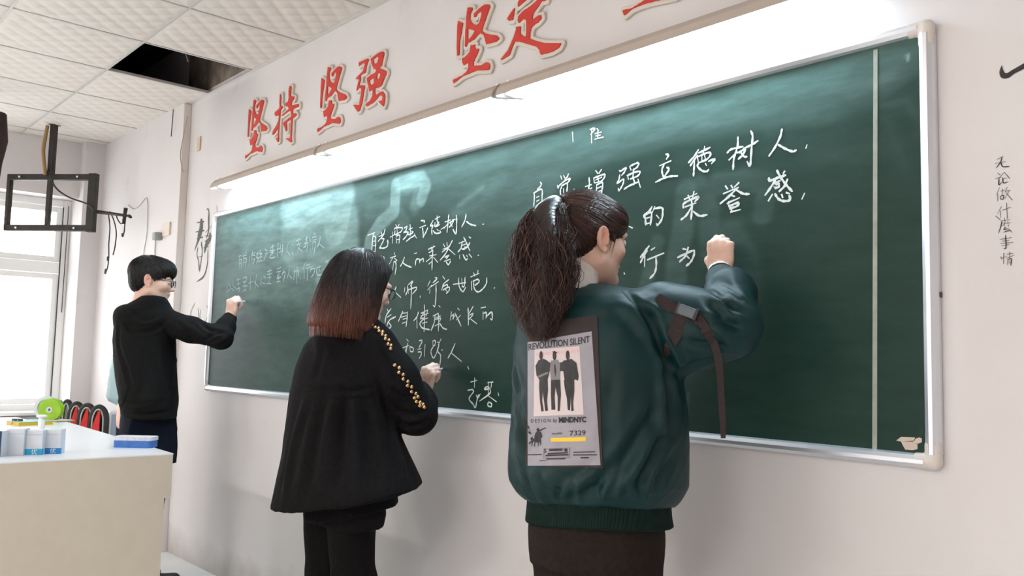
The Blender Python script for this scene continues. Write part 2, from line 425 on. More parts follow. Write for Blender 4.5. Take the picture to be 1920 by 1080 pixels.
def dist_poly(P, X, Z):
    D = np.full(X.shape, 9.0)
    for a, b in zip(P[:-1], P[1:]):
        d = b-a; t = np.clip(((X-a[0])*d[0]+(Z-a[1])*d[1])/(d@d+1e-9), 0, 1)
        D = np.minimum(D, np.hypot(X-a[0]-t*d[0], Z-a[1]-t*d[1]))
    return D
def bp(s):
    """'x,y x,y' in photograph pixels -> points (x,z) on the board"""
    out = []
    for q in s.split():
        v = q.split(','); p = aty(float(v[0]), float(v[1]), -.02); out.append(np.array([p[0], p[2]]))
    return out
GXN, GZN = 620, 150
gx = np.linspace(0, 4, GXN); gz = np.linspace(ZB, ZT, GZN); X, Z = np.meshgrid(gx, gz, indexing='ij')
dust = np.full(X.shape, .035)
def smear(s, rad, amt, soft=.5):
    global dust
    D = dist_poly(bp(s), X, Z); a = amt*np.clip((rad-D)/(rad*soft), 0, 1)**1.2
    dust = np.maximum(dust, a)+np.minimum(dust, a)*.35
# general erased dust, thicker towards the left and the top
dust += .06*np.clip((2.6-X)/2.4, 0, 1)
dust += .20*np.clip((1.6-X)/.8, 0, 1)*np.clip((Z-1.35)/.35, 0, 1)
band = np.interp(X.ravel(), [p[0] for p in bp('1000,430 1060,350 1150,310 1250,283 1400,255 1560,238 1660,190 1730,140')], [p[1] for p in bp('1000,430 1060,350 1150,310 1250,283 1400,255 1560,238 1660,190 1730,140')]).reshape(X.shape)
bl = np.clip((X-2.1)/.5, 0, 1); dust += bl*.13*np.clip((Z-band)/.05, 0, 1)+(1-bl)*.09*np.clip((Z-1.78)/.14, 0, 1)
smear('470,480 560,420 600,400', .16, .24); smear('545,390 640,370 630,420', .14, .56, .3)
smear('560,440 630,430 630,520', .22, .42, .22); smear('440,560 520,520 600,520', .2, .2)
smear('425,425 435,415 440,440', .05, .25, .5); smear('437,480 448,500 430,520', .04, .18)
smear('742,348 740,395 712,420 693,450 684,500', .045, .46, .35); smear('748,345 770,338 790,335 798,350 790,372', .045, .48, .4)
smear('750,352 785,345 778,385', .06, .26, .7); smear('690,400 735,380 760,420', .05, .14); smear('850,400 900,380 940,330', .05, .14, .8); smear('880,470 960,430', .07, .05, .9)
smear('860,385 905,352', .025, .22, .8)
smear('1287,360 1280,430 1270,480 1265,560', .05, .12, .4); smear('1310,350 1330,400 1330,470', .05, .09, .5)
smear('1345,345 1400,335 1440,345 1430,400', .045, .10, .5); smear('1370,440 1390,480 1400,520', .07, .07, .5)
smear('1232,455 1215,520 1200,560', .035, .12, .5); smear('1290,560 1290,700', .06, .05, .8); smear('1400,470 1420,560', .06, .05, .8)
smear('1290,740 1285,770', .012, .12, .8)
smear('1440,250 1600,210 1700,190 1725,240', .03, .06, .9); smear('1500,280 1600,300 1640,270', .05, .04, .9); smear('1660,220 1700,320', .04, .05, .9)
smear('560,600 640,680', .2, .05, .9); smear('460,640 520,690', .25, .06, .9); smear('860,600 940,560', .1, .04, .9)
smear('1701,105 1703,111', .008, .6, .8)
V = np.stack([X-BO[0], np.full(X.shape, -.02), Z-BO[2]], -1).reshape(-1, 3); I = np.arange(GXN*GZN).reshape(GXN, GZN)
F = np.stack([I[:-1, :-1], I[1:, :-1], I[1:, 1:], I[:-1, 1:]], -1).reshape(-1, 4)
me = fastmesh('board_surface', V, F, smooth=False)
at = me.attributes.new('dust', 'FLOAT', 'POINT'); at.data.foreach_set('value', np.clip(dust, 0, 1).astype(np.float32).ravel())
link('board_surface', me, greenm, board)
alu = mat('aluminium', (222, 224, 230), .3, metal=.75)
plasticm = mat('cream_plastic_corner', (216, 207, 200), .45)
boxobj('backing_board', (-2.0, -.018, 0), (2.0, 0, ZT-ZB), mat('hardboard', (120, 100, 80), .8), board)
FW = .03
def rail(name, pts2, horizontal, along, at0, at1, sign):
    """extruded rounded aluminium section with a step at its inner edge"""
    prof = [(0, 0), (0, -.018), (.004, -.026), (.013, -.032), (.022, -.032), (FW, -.024), (FW+.003, -.012), (FW+.003, 0)]
    v = []; f = []
    for e in (at0, at1):
        for (o_, y) in prof:
            if horizontal: v.append((e, y-.003, along+sign*o_))
            else: v.append((along+sign*o_, y-.003, e))
    n = len(prof)
    for i in range(n-1): f.append((i, i+1, n+i+1, n+i))
    f.append(tuple(range(n))); f.append(tuple(range(2*n-1, n-1, -1)))
    bm = bmesh.new(); vs = [bm.verts.new(p) for p in v]
    for q in f: bm.faces.new([vs[i] for i in q])
    return bmobj(name, bm, alu, board)
H = ZT-ZB
rail('frame_rail', None, True, H, -2.0, 2.0, 1); rail('frame_rail', None, True, 0, -2.0, 2.0, -1)
rail('frame_rail', None, False, 2.0, 0, H, 1); rail('frame_rail', None, False, -2.0, 0, H, -1)
for sx in (-1, 1):
    for sz in (0, 1):       # rounded plastic elbows at the frame corners
        dz = 1 if sz else -1; ex = 2.0+BO[0] if sx > 0 else 0.0; ez = ZT if sz else ZB; r = .0185
        px_, pz_ = ex+sx*.016, ez+dz*.016
        v = Vol((min(px_, ex)-.08, -.05, min(pz_, ez)-.09), (max(px_, ex)+.08, .01, max(pz_, ez)+.09), .0028)
        v.rc((px_, -.016, pz_), (px_-sx*.044, -.016, pz_), r, r, .004); v.rc((px_, -.016, pz_), (px_, -.016, pz_-dz*.036), r, r, .004)
        v.plane((px_-sx*.040, 0, 0), (-sx, 0, 0))
        v.plane((0, .0, 0), (0, 1, 0)); V_, F_ = v.mesh(1); link('corner_cap', fastmesh('corner_cap', V_-BO, F_), plasticm, board)
# vertical painted stripe and torn sticker
def flat(name, polys, m, parent, Y, origin=BO, thick=0):
    bm = bmesh.new()
    for P in polys:
        vs = [bm.verts.new((p[0]-origin[0], Y-origin[1], p[1]-origin[2])) for p in P]
        try: bm.faces.new(vs)
        except Exception: pass
    bmesh.ops.triangulate(bm, faces=bm.faces)
    return bmobj(name, bm, m, parent)
flat('painted_stripe', [bp('1638,94 1646,92 1645,842 1636,842')], mat('stripe_paint', (168, 172, 162), .7, (150, 156, 146), 30), board, -.0215)
flat('torn_sticker', [bp('1681,826 1690,819 1716,820 1716,826 1690,828'), bp('1714,824 1724,820 1729,822 1729,829 1722,832 1712,829'), bp('1690,828 1712,828 1721,833 1721,842 1712,844 1698,843 1694,836')], mat('sticker_paper', (205, 190, 178), .8), board, -.0218)
# ================================================================ CHALK HANDWRITING (traced stroke by stroke)
chalkm = mat('white_chalk', (232, 238, 238), .9, (205, 216, 216), 350)
faintm = mat('faint_chalk', (176, 198, 200), .9, (150, 176, 178), 350)
def ribbon(bm, P, w, Y, origin, taper=True):
    """a flat stroke following the (x,z) points P"""
    P = [np.array(p) for p in P]
    if len(P) == 1: P = [P[0]-[w*.3, 0], P[0]+[w*.3, 0]]
    P = smoothpath(P, 4) if len(P) > 2 else P
    n = len(P); L = []; R = []
    for i in range(n):
        t = P[min(i+1, n-1)]-P[max(i-1, 0)]; t = t/(np.linalg.norm(t)+1e-9); nn = np.array([-t[1], t[0]])
        ww = w*(.5+.12*math.sin(i*1.7+P[i][0]*40)); q = P[i].copy()
        if i == 0: q = q-t*w*.3; ww *= .65
        if i == n-1: q = q+t*w*.3; ww *= .65
        L.append(q+nn*ww); R.append(q-nn*ww)
    vl = [bm.verts.new((p[0]-origin[0], Y-origin[1], p[1]-origin[2])) for p in L]; vr = [bm.verts.new((p[0]-origin[0], Y-origin[1], p[1]-origin[2])) for p in R]
    for i in range(n-1): bm.faces.new((vl[i], vl[i+1], vr[i+1], vr[i]))
def chalk(name, sc, ox, oy, data, w, m=None, label=None):
    """strokes of one line; strokes that touch or nearly touch make one written character, each a part"""
    S = []
    for s in data.replace('\n', ' ').split(';'):
        if not s.strip(): continue
        pts = []
        for q in s.split():
            x, y = q.split(','); p = aty(ox+float(x)/sc, oy+float(y)/sc, -.02); pts.append(np.array([p[0], p[2]]))
        S.append(pts)
    B = [[min(p[0] for p in P), max(p[0] for p in P)] for P in S]; Zs = [sum(p[1] for p in P)/len(P) for P in S]; g = list(range(len(S)))
    for i in range(len(S)):
        for j in range(i):
            if min(B[i][1], B[j][1])-max(B[i][0], B[j][0]) > -.004 and abs(Zs[i]-Zs[j]) < .085 and g[i] != g[j]:
                wd = max(max(B[k][1] for k in range(len(S)) if g[k] in (g[i], g[j])), 0)-min(B[k][0] for k in range(len(S)) if g[k] in (g[i], g[j]))
                if wd < .21: a, b = g[i], g[j]; g = [b if v == a else v for v in g]
    for c in sorted(set(g)):
        bm = bmesh.new()
        for k, P in enumerate(P for P, q in zip(S, g) if q == c): ribbon(bm, P, w, -.0214-.00002*k, BO)
        bmobj(name, bm, m or chalkm, board)
chalk('chalk_character', 8, 980, 300, '''270,335 285,365 260,410 225,440;175,490 180,560 170,690;180,490 290,440 295,560 290,710;215,560 250,545;215,620 250,600;195,720 290,680;
575,240 590,285;620,235 635,265;690,210 675,250 640,290;530,380 535,420 560,380 640,310 720,280 680,340;590,400 570,460 575,530;590,390 670,350 670,450 655,560;620,430 620,520;545,640 600,580 630,560;545,645 600,690;775,440 785,480;
1000,265 1005,360 985,470;945,400 1035,370;970,465 1040,420;1100,160 1130,200;1185,145 1150,200;1070,270 1080,340;1075,270 1230,215 1225,270 1185,320;1130,250 1145,330;1100,300 1190,260;1090,345 1180,320;
1115,370 1110,480;1120,370 1200,340 1200,420 1185,500;1125,425 1180,400;1120,480 1180,460;
1455,160 1480,165 1555,115 1530,180 1490,230;1460,225 1450,290 1420,355 1510,290 1515,340 1490,400 1450,460 1440,430;1610,100 1630,150;1620,90 1720,45 1745,60 1720,110 1660,150;
1580,230 1590,290;1570,235 1700,180 1765,180 1730,240 1620,285;1670,150 1660,250 1680,330 1670,370;1525,440 1600,390 1740,330;1735,290 1770,410;1575,985 1650,1020''', .0056)
chalk('chalk_character', 6, 1210, 225, '''235,385 265,395 240,440;165,515 290,460;215,500 190,560 200,620 215,650;245,535 270,555 215,640;120,700 200,660 280,635 365,630;
600,335 560,400 490,480;590,400 545,460 510,515;555,460 550,560 545,630;605,370 660,345 730,310;670,300 655,380;590,420 600,480;590,415 700,370 740,380 700,440 610,480;640,410 640,460;670,400 680,440;
610,480 590,520 640,570 690,580 715,560;680,490 690,510;715,465 785,440 750,490;
1045,195 1040,300 1000,430 990,555;925,370 970,330 1100,300;1035,360 945,450;1040,370 1080,345;1060,370 1130,320 1100,390 1050,440;1075,360 1110,410 1145,415;1190,125 1210,180 1200,300 1190,450 1180,520 1150,470;1110,320 1200,280 1270,235;
1540,105 1520,190 1460,310 1395,405;1500,280 1580,325 1660,355 1700,340;1820,285 1810,315''', .0060)
chalk('chalk_character', 5.647, 1190, 310, '''185,440 160,480 100,535 115,560 120,630;110,530 180,500 170,630;130,560 165,550;125,620 165,610;215,440 190,500;205,460 290,450 300,500 290,570 250,630 235,620;235,530 260,560;
530,360 660,300;570,320 590,370;630,280 615,350;520,450 530,400 680,330 640,385;605,370 610,450 600,570;540,440 650,400;600,450 550,530 495,575;625,490 690,535 770,525;
965,220 985,250;1025,215 1040,240;1105,185 1060,230;945,300 1100,235;1090,240 1000,330 910,405;1085,265 1150,300 1215,305;1035,320 1060,330;985,405 1110,345;1000,390 1050,370;1000,435 1100,395 1090,430 1010,460;1000,420 1030,480;1020,495 1120,470;
1425,135 1430,165 1510,135 1600,105;1500,140 1440,240 1385,315;1480,190 1540,165;1485,215 1495,240 1530,225 1525,195 1485,215;1510,55 1550,130 1610,210 1670,275;1620,150 1590,220 1535,275;1590,65 1578,85;1460,310 1420,375;1490,305 1530,360 1590,380 1650,365 1640,320;1560,310 1570,340;1610,290 1640,300;1800,300 1775,355''', .0066)
chalk('chalk_character', 5.647, 1190, 310, '''155,855 120,900 65,975;135,905 100,960 65,1030;110,970 108,1072;180,895 215,873;140,1000 310,930;228,970 232,1060 215,1140 165,1197;515,885 545,890;570,870 540,960 480,1020;460,975 600,910 635,915 620,980 590,1030 550,1065;560,965 580,985;-108,1140 -105,1150''', .0066)
chalk('chalk_character', 3.84, 900, 80, '''668,645 672,712;795,625 830,618 800,660;805,630 805,720;845,620 855,635;830,655 875,645;850,640 850,690;835,672 868,665;830,695 890,680''', .0055)
chalk('chalk_character', 8, 680, 380, '''80,490 185,450;172,460 155,520 140,735;160,510 195,510 200,600 190,740;165,580 190,575;160,650 190,640;145,730 190,735;
280,440 295,480;340,400 310,490 235,580;250,510 330,470;290,540 325,545 300,600 260,680;255,680 330,680 380,640 375,560 390,600;
455,440 450,605;415,520 480,480;500,330 515,360;550,330 530,370;480,400 500,380 600,380 570,450;490,420 490,480 570,440;520,400 525,470;505,510 515,605;510,500 560,490 550,605;520,555 550,550;
630,380 670,360 650,420 620,450 680,440 660,500 610,555;715,330 720,420 715,500;700,400 750,380;690,440 690,480 760,450 740,430;660,580 720,530 790,490;780,470 810,530;
880,270 930,275 925,300;860,375 950,340;900,380 910,440 915,520;980,380 950,450 910,520;
1060,270 1020,350 1060,340 1040,400 1045,480;1090,250 1160,210;1120,200 1125,290 1150,300 1100,350;1090,300 1090,360 1160,330;1060,420 1100,460 1170,450 1160,420;1120,400 1140,420;1180,400 1230,370;
1295,185 1285,300 1270,445;1240,290 1320,260;1280,320 1230,380;1310,300 1370,270 1330,340 1300,370;1310,300 1350,360;1410,190 1415,300 1405,470 1360,400;1350,260 1425,245;
1555,170 1540,260 1490,365;1560,280 1620,325 1700,345;1805,325 1820,322;
285,800 290,890;320,810 330,840;330,905 350,915;480,750 485,775;420,830 500,800;460,820 405,920;480,830 520,870;470,890 455,1010;475,890 500,890 505,980 490,1075;
630,820 610,880 570,955;610,905 660,940 735,970;780,765 815,755;795,940 805,860 850,845 860,900;860,870 910,840 915,885;
990,700 1090,655;1030,670 1040,720;1065,650 1050,720;1000,750 1060,720;1010,800 1110,780;1060,730 1050,820 1045,1005;1050,810 960,885;1000,920 1045,880;1070,820 1130,895;
1215,620 1235,660;1270,600 1275,650;1350,570 1300,660 1200,740;1210,700 1310,660;1290,690 1240,780 1170,860;1300,700 1390,780;1240,820 1300,790 1260,840;1230,880 1320,850;1260,890 1290,930 1325,880;
1520,520 1560,600 1610,720;1450,610 1530,580;1500,580 1480,680 1435,740;1500,640 1550,620;1610,600 1580,660 1500,700;1600,515 1625,530;1490,690 1530,700 1540,660;1460,790 1460,840;1510,780 1550,855 1580,840;1565,790 1575,810;1600,770 1640,820;1735,790 1745,790''', .0060)
chalk('chalk_character', 8, 700, 500, '''345,300 320,370 265,455;335,385 415,460;475,320 470,380;515,290 520,350 490,425;530,270 600,215 560,290;525,350 640,310 650,340 590,410;575,220 575,400 565,630;525,330 530,400;710,440 705,460;
855,215 820,290;880,280 820,350;855,345 850,400;930,165 960,180 900,240;870,300 980,225;945,270 945,420 930,590 900,580;985,585 1005,605;
1045,145 1075,185;1135,195 1060,260 1030,350;1040,300 1110,270 1120,300;1050,350 1100,320 1145,310 1140,360 1100,400;1085,340 1110,370;
1205,265 1390,240;1285,170 1290,290 1345,375 1390,310;1330,180 1340,290;1380,160 1370,290 1335,300;
1465,155 1590,100;1510,95 1525,140;1575,60 1560,120;1475,220 1480,350;1500,220 1570,190 1590,230 1530,280;1510,240 1520,330 1575,380 1650,330 1700,250 1705,170;1815,322 1825,318''', .0056)
chalk('chalk_character', 8, 700, 500, '''215,640 230,680;270,630 200,730 180,840;210,760 270,720;340,750 250,800 210,880 220,930 270,900 240,840;
445,670 420,730 380,820;420,760 500,735;440,700 510,690;515,680 510,790 495,900;450,790 510,770;440,850 490,830;
680,680 660,750 610,810;655,760 660,920;720,700 760,690 710,780 760,770 700,850;770,575 775,760 765,970;740,690 820,650;720,740 830,700;820,650 800,740;740,800 820,770;740,850 810,830;700,860 740,920 850,945;
900,740 980,700;930,720 920,830 870,960;950,760 1010,740;980,700 985,830 980,965;940,790 1010,770 1000,820;930,890 980,860;1000,850 1050,920 1105,940;
1175,680 1160,800;1180,740 1210,720 1200,790;1230,700 1260,760 1320,890;1310,730 1250,800;1270,625 1295,650;1210,760 1240,720;
1425,620 1430,740 1430,875;1500,600 1440,700;1500,720 1440,790;1440,730 1500,700;1470,790 1555,855;
1620,620 1690,605;1650,680 1650,790;1660,700 1700,690 1695,770;1710,740 1780,680 1785,790 1760,780''', .0058)
chalk('chalk_character', 8, 715, 630, '''175,70 230,60;210,20 200,80;190,90 240,85 200,140;200,140 240,110;385,50 410,80;310,185 420,140;400,110 380,200 375,315;380,190 335,285;430,160 440,230;430,160 480,180 480,230 440,235;
575,70 610,65 610,100 570,170;550,200 600,190;555,240 600,240 600,290 570,335;660,130 650,305;775,75 780,150;780,75 815,70 810,130 785,150;790,150 750,220 760,290 790,330 830,260;900,45 860,130;840,90 870,100;870,130 850,230 890,280 890,380 850,600;850,180 830,260;910,205 920,212;
1110,115 1060,230 1005,330;1060,260 1205,380;1300,455 1315,495''', .0056)
chalk('chalk_character', 8, 715, 630, '''1405,630 1400,770;1345,690 1440,665;1300,815 1370,805 1385,840 1320,940 1380,1020 1415,1075 1440,960 1460,880;1430,890 1450,930 1480,880;1440,950 1490,870;
1610,690 1610,880;1660,690 1650,770;1600,700 1680,690;1640,790 1550,800 1600,760 1640,850 1480,975;1600,890 1730,985;1615,985 1600,1040 1650,1060 1660,1020 1615,985;1755,855 1765,890''', .0054, label='chalk signature at the lower edge of the board')
chalk('chalk_character', 8.709, 410, 430, '''330,440 380,430;345,460 340,640;350,500 375,500 370,640;350,560 370,555;410,400 405,470;440,390 460,380;400,440 460,420;410,480 400,610;415,480 460,480 440,610;415,540 445,535;
510,440 500,600;560,350 540,420;550,400 600,380;545,430 550,560;550,430 600,430 570,570;560,490 590,480;620,400 650,390 620,460 660,470 620,550;690,340 660,390;670,400 710,390 680,440;660,460 710,450;690,440 680,520;650,530 720,510;
760,330 790,350;770,400 800,390;780,400 740,510;850,310 910,260;880,250 890,330;840,350 920,340;850,380 900,370 850,430;830,450 870,470 930,450;975,230 960,460;950,330 1000,310;1010,260 1020,350;1050,250 1045,350 1035,430;990,380 1060,350;
1140,230 1110,350;1120,350 1165,420;1205,380 1215,410;1270,190 1340,160;1310,150 1310,250;1280,260 1350,230;1330,250 1290,380;1300,300 1370,360;1420,160 1460,130;1440,120 1430,260 1390,300;1400,240 1460,220 1440,370;1490,120 1500,200;
1565,65 1575,90;1535,130 1600,120;1550,180 1600,160;1545,220 1540,330;1545,220 1590,210 1560,400;1665,120 1650,210 1610,290;1650,240 1720,300''', .007, faintm, 'faint chalk line beside the man')
chalk('chalk_character', 8.709, 410, 430, '''160,890 130,1030;180,880 190,960 150,1020;240,820 220,900;230,900 280,960;210,960 250,1000;290,830 360,810;330,800 320,980;300,900 360,880;290,980 350,960 330,1020;400,800 460,780 450,850 400,860;430,850 430,1000;400,930 470,920;400,1010 450,990;520,780 520,980;490,880 570,850;620,740 600,960;590,860 650,940;700,800 690,900;720,870 760,890;740,760 770,800;
800,690 870,670;840,650 830,880;800,740 870,720;810,790 860,780;790,880 860,890;960,650 1020,620;950,700 1020,680;970,740 960,800 1020,780;950,860 1010,850;990,700 980,860;1070,650 1040,760;1040,720 1090,700 1060,850;
1160,650 1120,800;1150,740 1195,800;1240,660 1230,820;1270,640 1300,610;1250,690 1310,680 1300,780;1280,680 1280,880;1340,790 1345,800;1420,550 1380,650;1400,640 1400,800;1440,590 1490,570;1430,640 1500,620;1460,640 1450,830;
1530,600 1500,700;1500,660 1570,640 1560,720 1520,780;1590,640 1680,600;1610,610 1610,740 1690,740;1650,590 1650,680;1740,540 1810,500;1770,500 1780,550;1720,640 1740,740;1770,600 1810,590 1780,660''', .0065, faintm, 'faint lower chalk line beside the man')

# ================================================================ RED RAISED CHARACTERS ABOVE THE BOARD
redm = mat('red_foam_face', (206, 62, 50), .5, (196, 52, 44), 20)
creamm = mat('cream_foam_backing', (216, 208, 196), .6)
def poly_sdf(P, X, Z):
    P = np.array(P); D = np.full(X.shape, 9.0); inside = np.zeros(X.shape, bool)
    for a, b in zip(P, np.roll(P, -1, 0)):
        d = b-a; t = np.clip(((X-a[0])*d[0]+(Z-a[1])*d[1])/(d@d+1e-12), 0, 1)
        D = np.minimum(D, np.hypot(X-a[0]-t*d[0], Z-a[1]-t*d[1]))
        c = ((a[1] > Z) != (b[1] > Z)) & (X < (b[0]-a[0])*(Z-a[1])/(b[1]-a[1]+1e-12)+a[0]); inside ^= c
    return np.where(inside, -D, D)
def cpts(s, sc, ox, oy):
    out = []
    for q in s.split():
        x, y = q.split(','); p = aty(ox+float(x)/sc, oy+float(y)/sc, -.012); out.append((p[0], p[2]))
    return np.array(out)
def extrude_sdf(D2, x0, z0, h, y_back, y_front, name, m, parent, origin):
    """2-D signed distance -> crisp plate between y_back and y_front"""
    v = Vol((x0, y_front-.004, z0), (x0+h*(D2.shape[0]-1), y_back+.004, z0+h*(D2.shape[1]-1)), h)
    v.n = np.array([D2.shape[0], max(4, int(round((y_back-y_front+.008)/.002))+1), D2.shape[1]])
    ys = np.linspace(y_front-.004, y_back+.004, v.n[1])
    yc, yh = (y_back+y_front)/2, (y_back-y_front)/2
    v.d = np.maximum(D2[:, None, :], (np.abs(ys-yc)-yh)[None, :, None]).astype(np.float32)
    Vv, Ff = v.mesh(0)
    Vv[:, 1] = v.lo[1]+(Vv[:, 1]-v.lo[1])/h*(ys[1]-ys[0])
    Vv = Vv-np.array(origin)
    return link(name, fastmesh(name, Vv, Ff, smooth=False), m, parent)
def wallchar(label, solids, holes):
    """solids/holes: lists of (N,2) wall outlines"""
    A = np.concatenate(solids); lo = A.min(0)-.03; hi = A.max(0)+.03; h = .0032
    xs = np.arange(lo[0], hi[0], h); zs = np.arange(lo[1], hi[1], h); X, Z = np.meshgrid(xs, zs, indexing='ij')
    D = np.full(X.shape, 9.0)
    for s in solids: D = np.minimum(D, poly_sdf(s, X, Z))
    for s in holes: D = np.maximum(D, -poly_sdf(s, X, Z))
    c = ((lo[0]+hi[0])/2, 0, lo[1])
    t = thing('wall_character', label, 'wall character', c, 0, 'red slogan characters above the blackboard')
    extrude_sdf(D-.0125, lo[0], lo[1], h, -.0005, -.012, 'backing', creamm, t, c)
    extrude_sdf(D, lo[0], lo[1], h, -.0115, -.0165, 'red_face', redm, t, c)
JIAN = ['125,250 185,275 165,400 145,500 140,660 112,668 112,500 115,350',
        '240,90 295,90 300,115 275,160 270,230 300,285 350,300 380,270 400,190 405,140 360,160 340,205 318,210 312,165 380,100 440,55 490,52 512,75 490,130 455,230 420,330 410,370 450,400 520,415 590,425 620,462 580,500 460,530 445,470 430,420 390,400 370,410 320,470 262,505 240,510 225,560 205,560 208,480 215,350 225,200',
        '275,540 330,530 325,560 345,590 375,575 375,600 345,670 310,740 310,785 400,780 460,740 495,750 508,790 495,835 430,840 350,840 250,885 180,910 120,960 70,995 62,950 110,930 180,895 230,850 250,800 245,750 190,780 175,740 172,700 225,665 262,620 268,580']
JHOLE = ['245,345 325,370 290,430 245,480']
js = [cpts(s, 6.354, 840, 0) for s in JIAN]; jh = [cpts(s, 6.354, 840, 0) for s in JHOLE]
def wp(px, py): p = aty(px, py, -.012); return np.array([p[0], p[2]])
a0, a1, a2 = wp(850.2, 152), wp(937.6, 72.7), wp(873, 8)
def copy_to(b0, b1, S, rise):
    kx = (b1[0]-b0[0])/(a1[0]-a0[0]); kz = (b1[1]-b0[1])/(a1[1]-a0[1])
    return [np.stack([b0[0]+(s[:, 0]-a0[0])*kx, b0[1]+(s[:, 1]-a0[1])*kz], 1) for s in S]
wallchar('red brush character 坚, farthest left, first of the slogan', copy_to(wp(460.4, 293.8), wp(502, 241.7), js, 0), copy_to(wp(460.4, 293.8), wp(502, 241.7), jh, 0))
wallchar('red brush character 持, second of the slogan', [cpts('545,190 560,195 560,280 555,350 575,350 582,375 555,410 550,480 540,560 535,640 530,720 530,830 515,840 495,800 485,790 515,775 520,700 522,640 490,700 455,745 440,740 450,690 500,610 525,550 535,480 490,490 475,470 475,440 510,410 540,380 540,300', 7.2, 450, 150),
    cpts('675,80 700,85 695,150 690,220 720,220 738,230 735,255 705,300 700,345 750,335 795,320 800,360 760,375 720,400 720,450 760,450 768,480 740,505 715,520 710,650 700,780 708,835 690,845 650,815 615,790 680,785 690,650 695,530 630,575 640,620 640,690 625,695 610,640 588,600 590,575 660,520 700,490 690,410 640,440 575,490 565,480 630,420 665,390 650,360 620,355 620,315 655,290 665,240 662,150', 7.2, 450, 150)], [])
wallchar('red brush character 坚, third of the slogan from the left', copy_to(wp(595.8, 244), wp(651.3, 183), js, 0), copy_to(wp(595.8, 244), wp(651.3, 183), jh, 0))
wallchar('red brush character 强, fourth of the slogan', [cpts('560,225 665,175 675,195 650,260 645,300 640,340 600,355 580,375 585,420 575,450 565,480 625,480 630,500 615,580 600,680 570,770 550,780 525,745 500,700 545,700 565,710 575,640 590,560 590,520 565,510 535,545 545,490 560,440 565,410 535,415 530,400 560,370 610,320 630,250 620,225 565,265', 6, 580, 80),
    cpts('695,180 770,125 820,100 845,105 848,135 835,190 820,260 790,290 840,305 870,320 872,350 850,400 820,480 790,505 745,515 745,590 770,580 800,555 830,550 855,580 858,650 840,720 815,700 780,660 825,650 830,610 800,590 760,640 720,680 650,720 632,695 690,650 715,600 720,530 680,550 655,430 652,400 700,360 750,335 760,305 730,300 705,240', 6, 580, 80)],
    [cpts(s, 6, 580, 80) for s in ('725,190 775,155 785,175 770,230 735,240', '770,355 800,340 805,370 785,410 765,415', '680,430 720,400 730,410 730,460 695,480')])
wallchar('large red brush character 坚, larger than the first four, fifth of the slogan', js, jh)
wallchar('red brush character 定, cut by the top of the photograph', [cpts(s, 6.354, 840, 0) for s in ('805,85 795,150 780,240 730,250 708,230 750,160', '840,85 835,40 870,-20 960,-60 1000,-70 960,-10 930,10', '850,280 835,250 840,200 900,130 980,80 1040,30 1080,-10 1160,-30 1175,10 1120,20 1095,60 1060,110 1030,150 1015,190 1010,240 1080,185 1115,180 1120,220 1080,270 1030,300 1000,330 985,390 980,460 1060,490 1160,515 1355,515 1330,570 1250,620 1120,655 1105,650 1095,600 1060,560 960,530 860,500 800,500 770,570 740,660 690,690 640,720 635,705 680,650 720,600 760,510 790,440 815,360 820,320 875,315 870,400 900,430 935,440 940,300 935,240 900,230')], [])
wallchar('tail of a red brush character at the top edge, above the lamps', [cpts('1285,70 1345,60 1400,25 1450,-5 1520,-30 1700,-60 1650,-20 1560,0 1490,15 1420,35 1350,65 1300,108 1290,100', 3.692, 820, 0)], [])

# ================================================================ BLACK BRUSH WRITING ON THE WALL
inkm = mat('black_ink', (42, 38, 38), .6, (60, 55, 52), 60)
greyinkm = mat('faded_ink', (74, 78, 70), .7, (100, 103, 94), 40)
palem = mat('pale_ink', (150, 156, 150), .8, (176, 178, 172), 40)
def brush(name, label, sc, ox, oy, data, m, grp=None, yy=-.0012, fat=1.0, surf=0.0):
    bm = bmesh.new(); first = None; k = 0
    for s in data.replace('\n', ' ').split(';'):
        P = []
        for q in s.split():
            x, y, w = (q+',8').split(',')[:3]; x, y, w = float(x), float(y), float(w)
            p = aty(ox+x/sc, oy+y/sc, surf); p2 = aty(ox+x/sc, oy+(y+w)/sc, surf); P.append((p[0], p[2], abs(p2[2]-p[2])*fat))
        if not P: continue
        if first is None: first = (P[0][0], 0, P[0][1])
        P = smoothpath(P, 4); n = len(P); k += 1; Y = surf+yy-.00003*k
        L = []; R = []
        for i in range(n):
            t = P[min(i+1, n-1)][:2]-P[max(i-1, 0)][:2]; t = t/(np.linalg.norm(t)+1e-9); nn = np.array([-t[1], t[0]]); w = max(P[i][2], .001)*.5
            q = P[i][:2]-(t*w*.6 if i == 0 else 0)+(t*w*.6 if i == n-1 else 0)
            if i in (0, n-1): w *= .45
            for side, S in ((1, L), (-1, R)):
                e = q+nn*w*side; S.append(bm.verts.new((e[0]-first[0], Y, e[1]-first[2])))
        for i in range(n-1): bm.faces.new((L[i], L[i+1], R[i+1], R[i]))
    o = bmobj(name, bm, m); o.location = first
    if label: tag(o, label, 'wall writing', grp)
    return o
RW = dict(sc=4.5, ox=1840, oy=270, m=inkm)
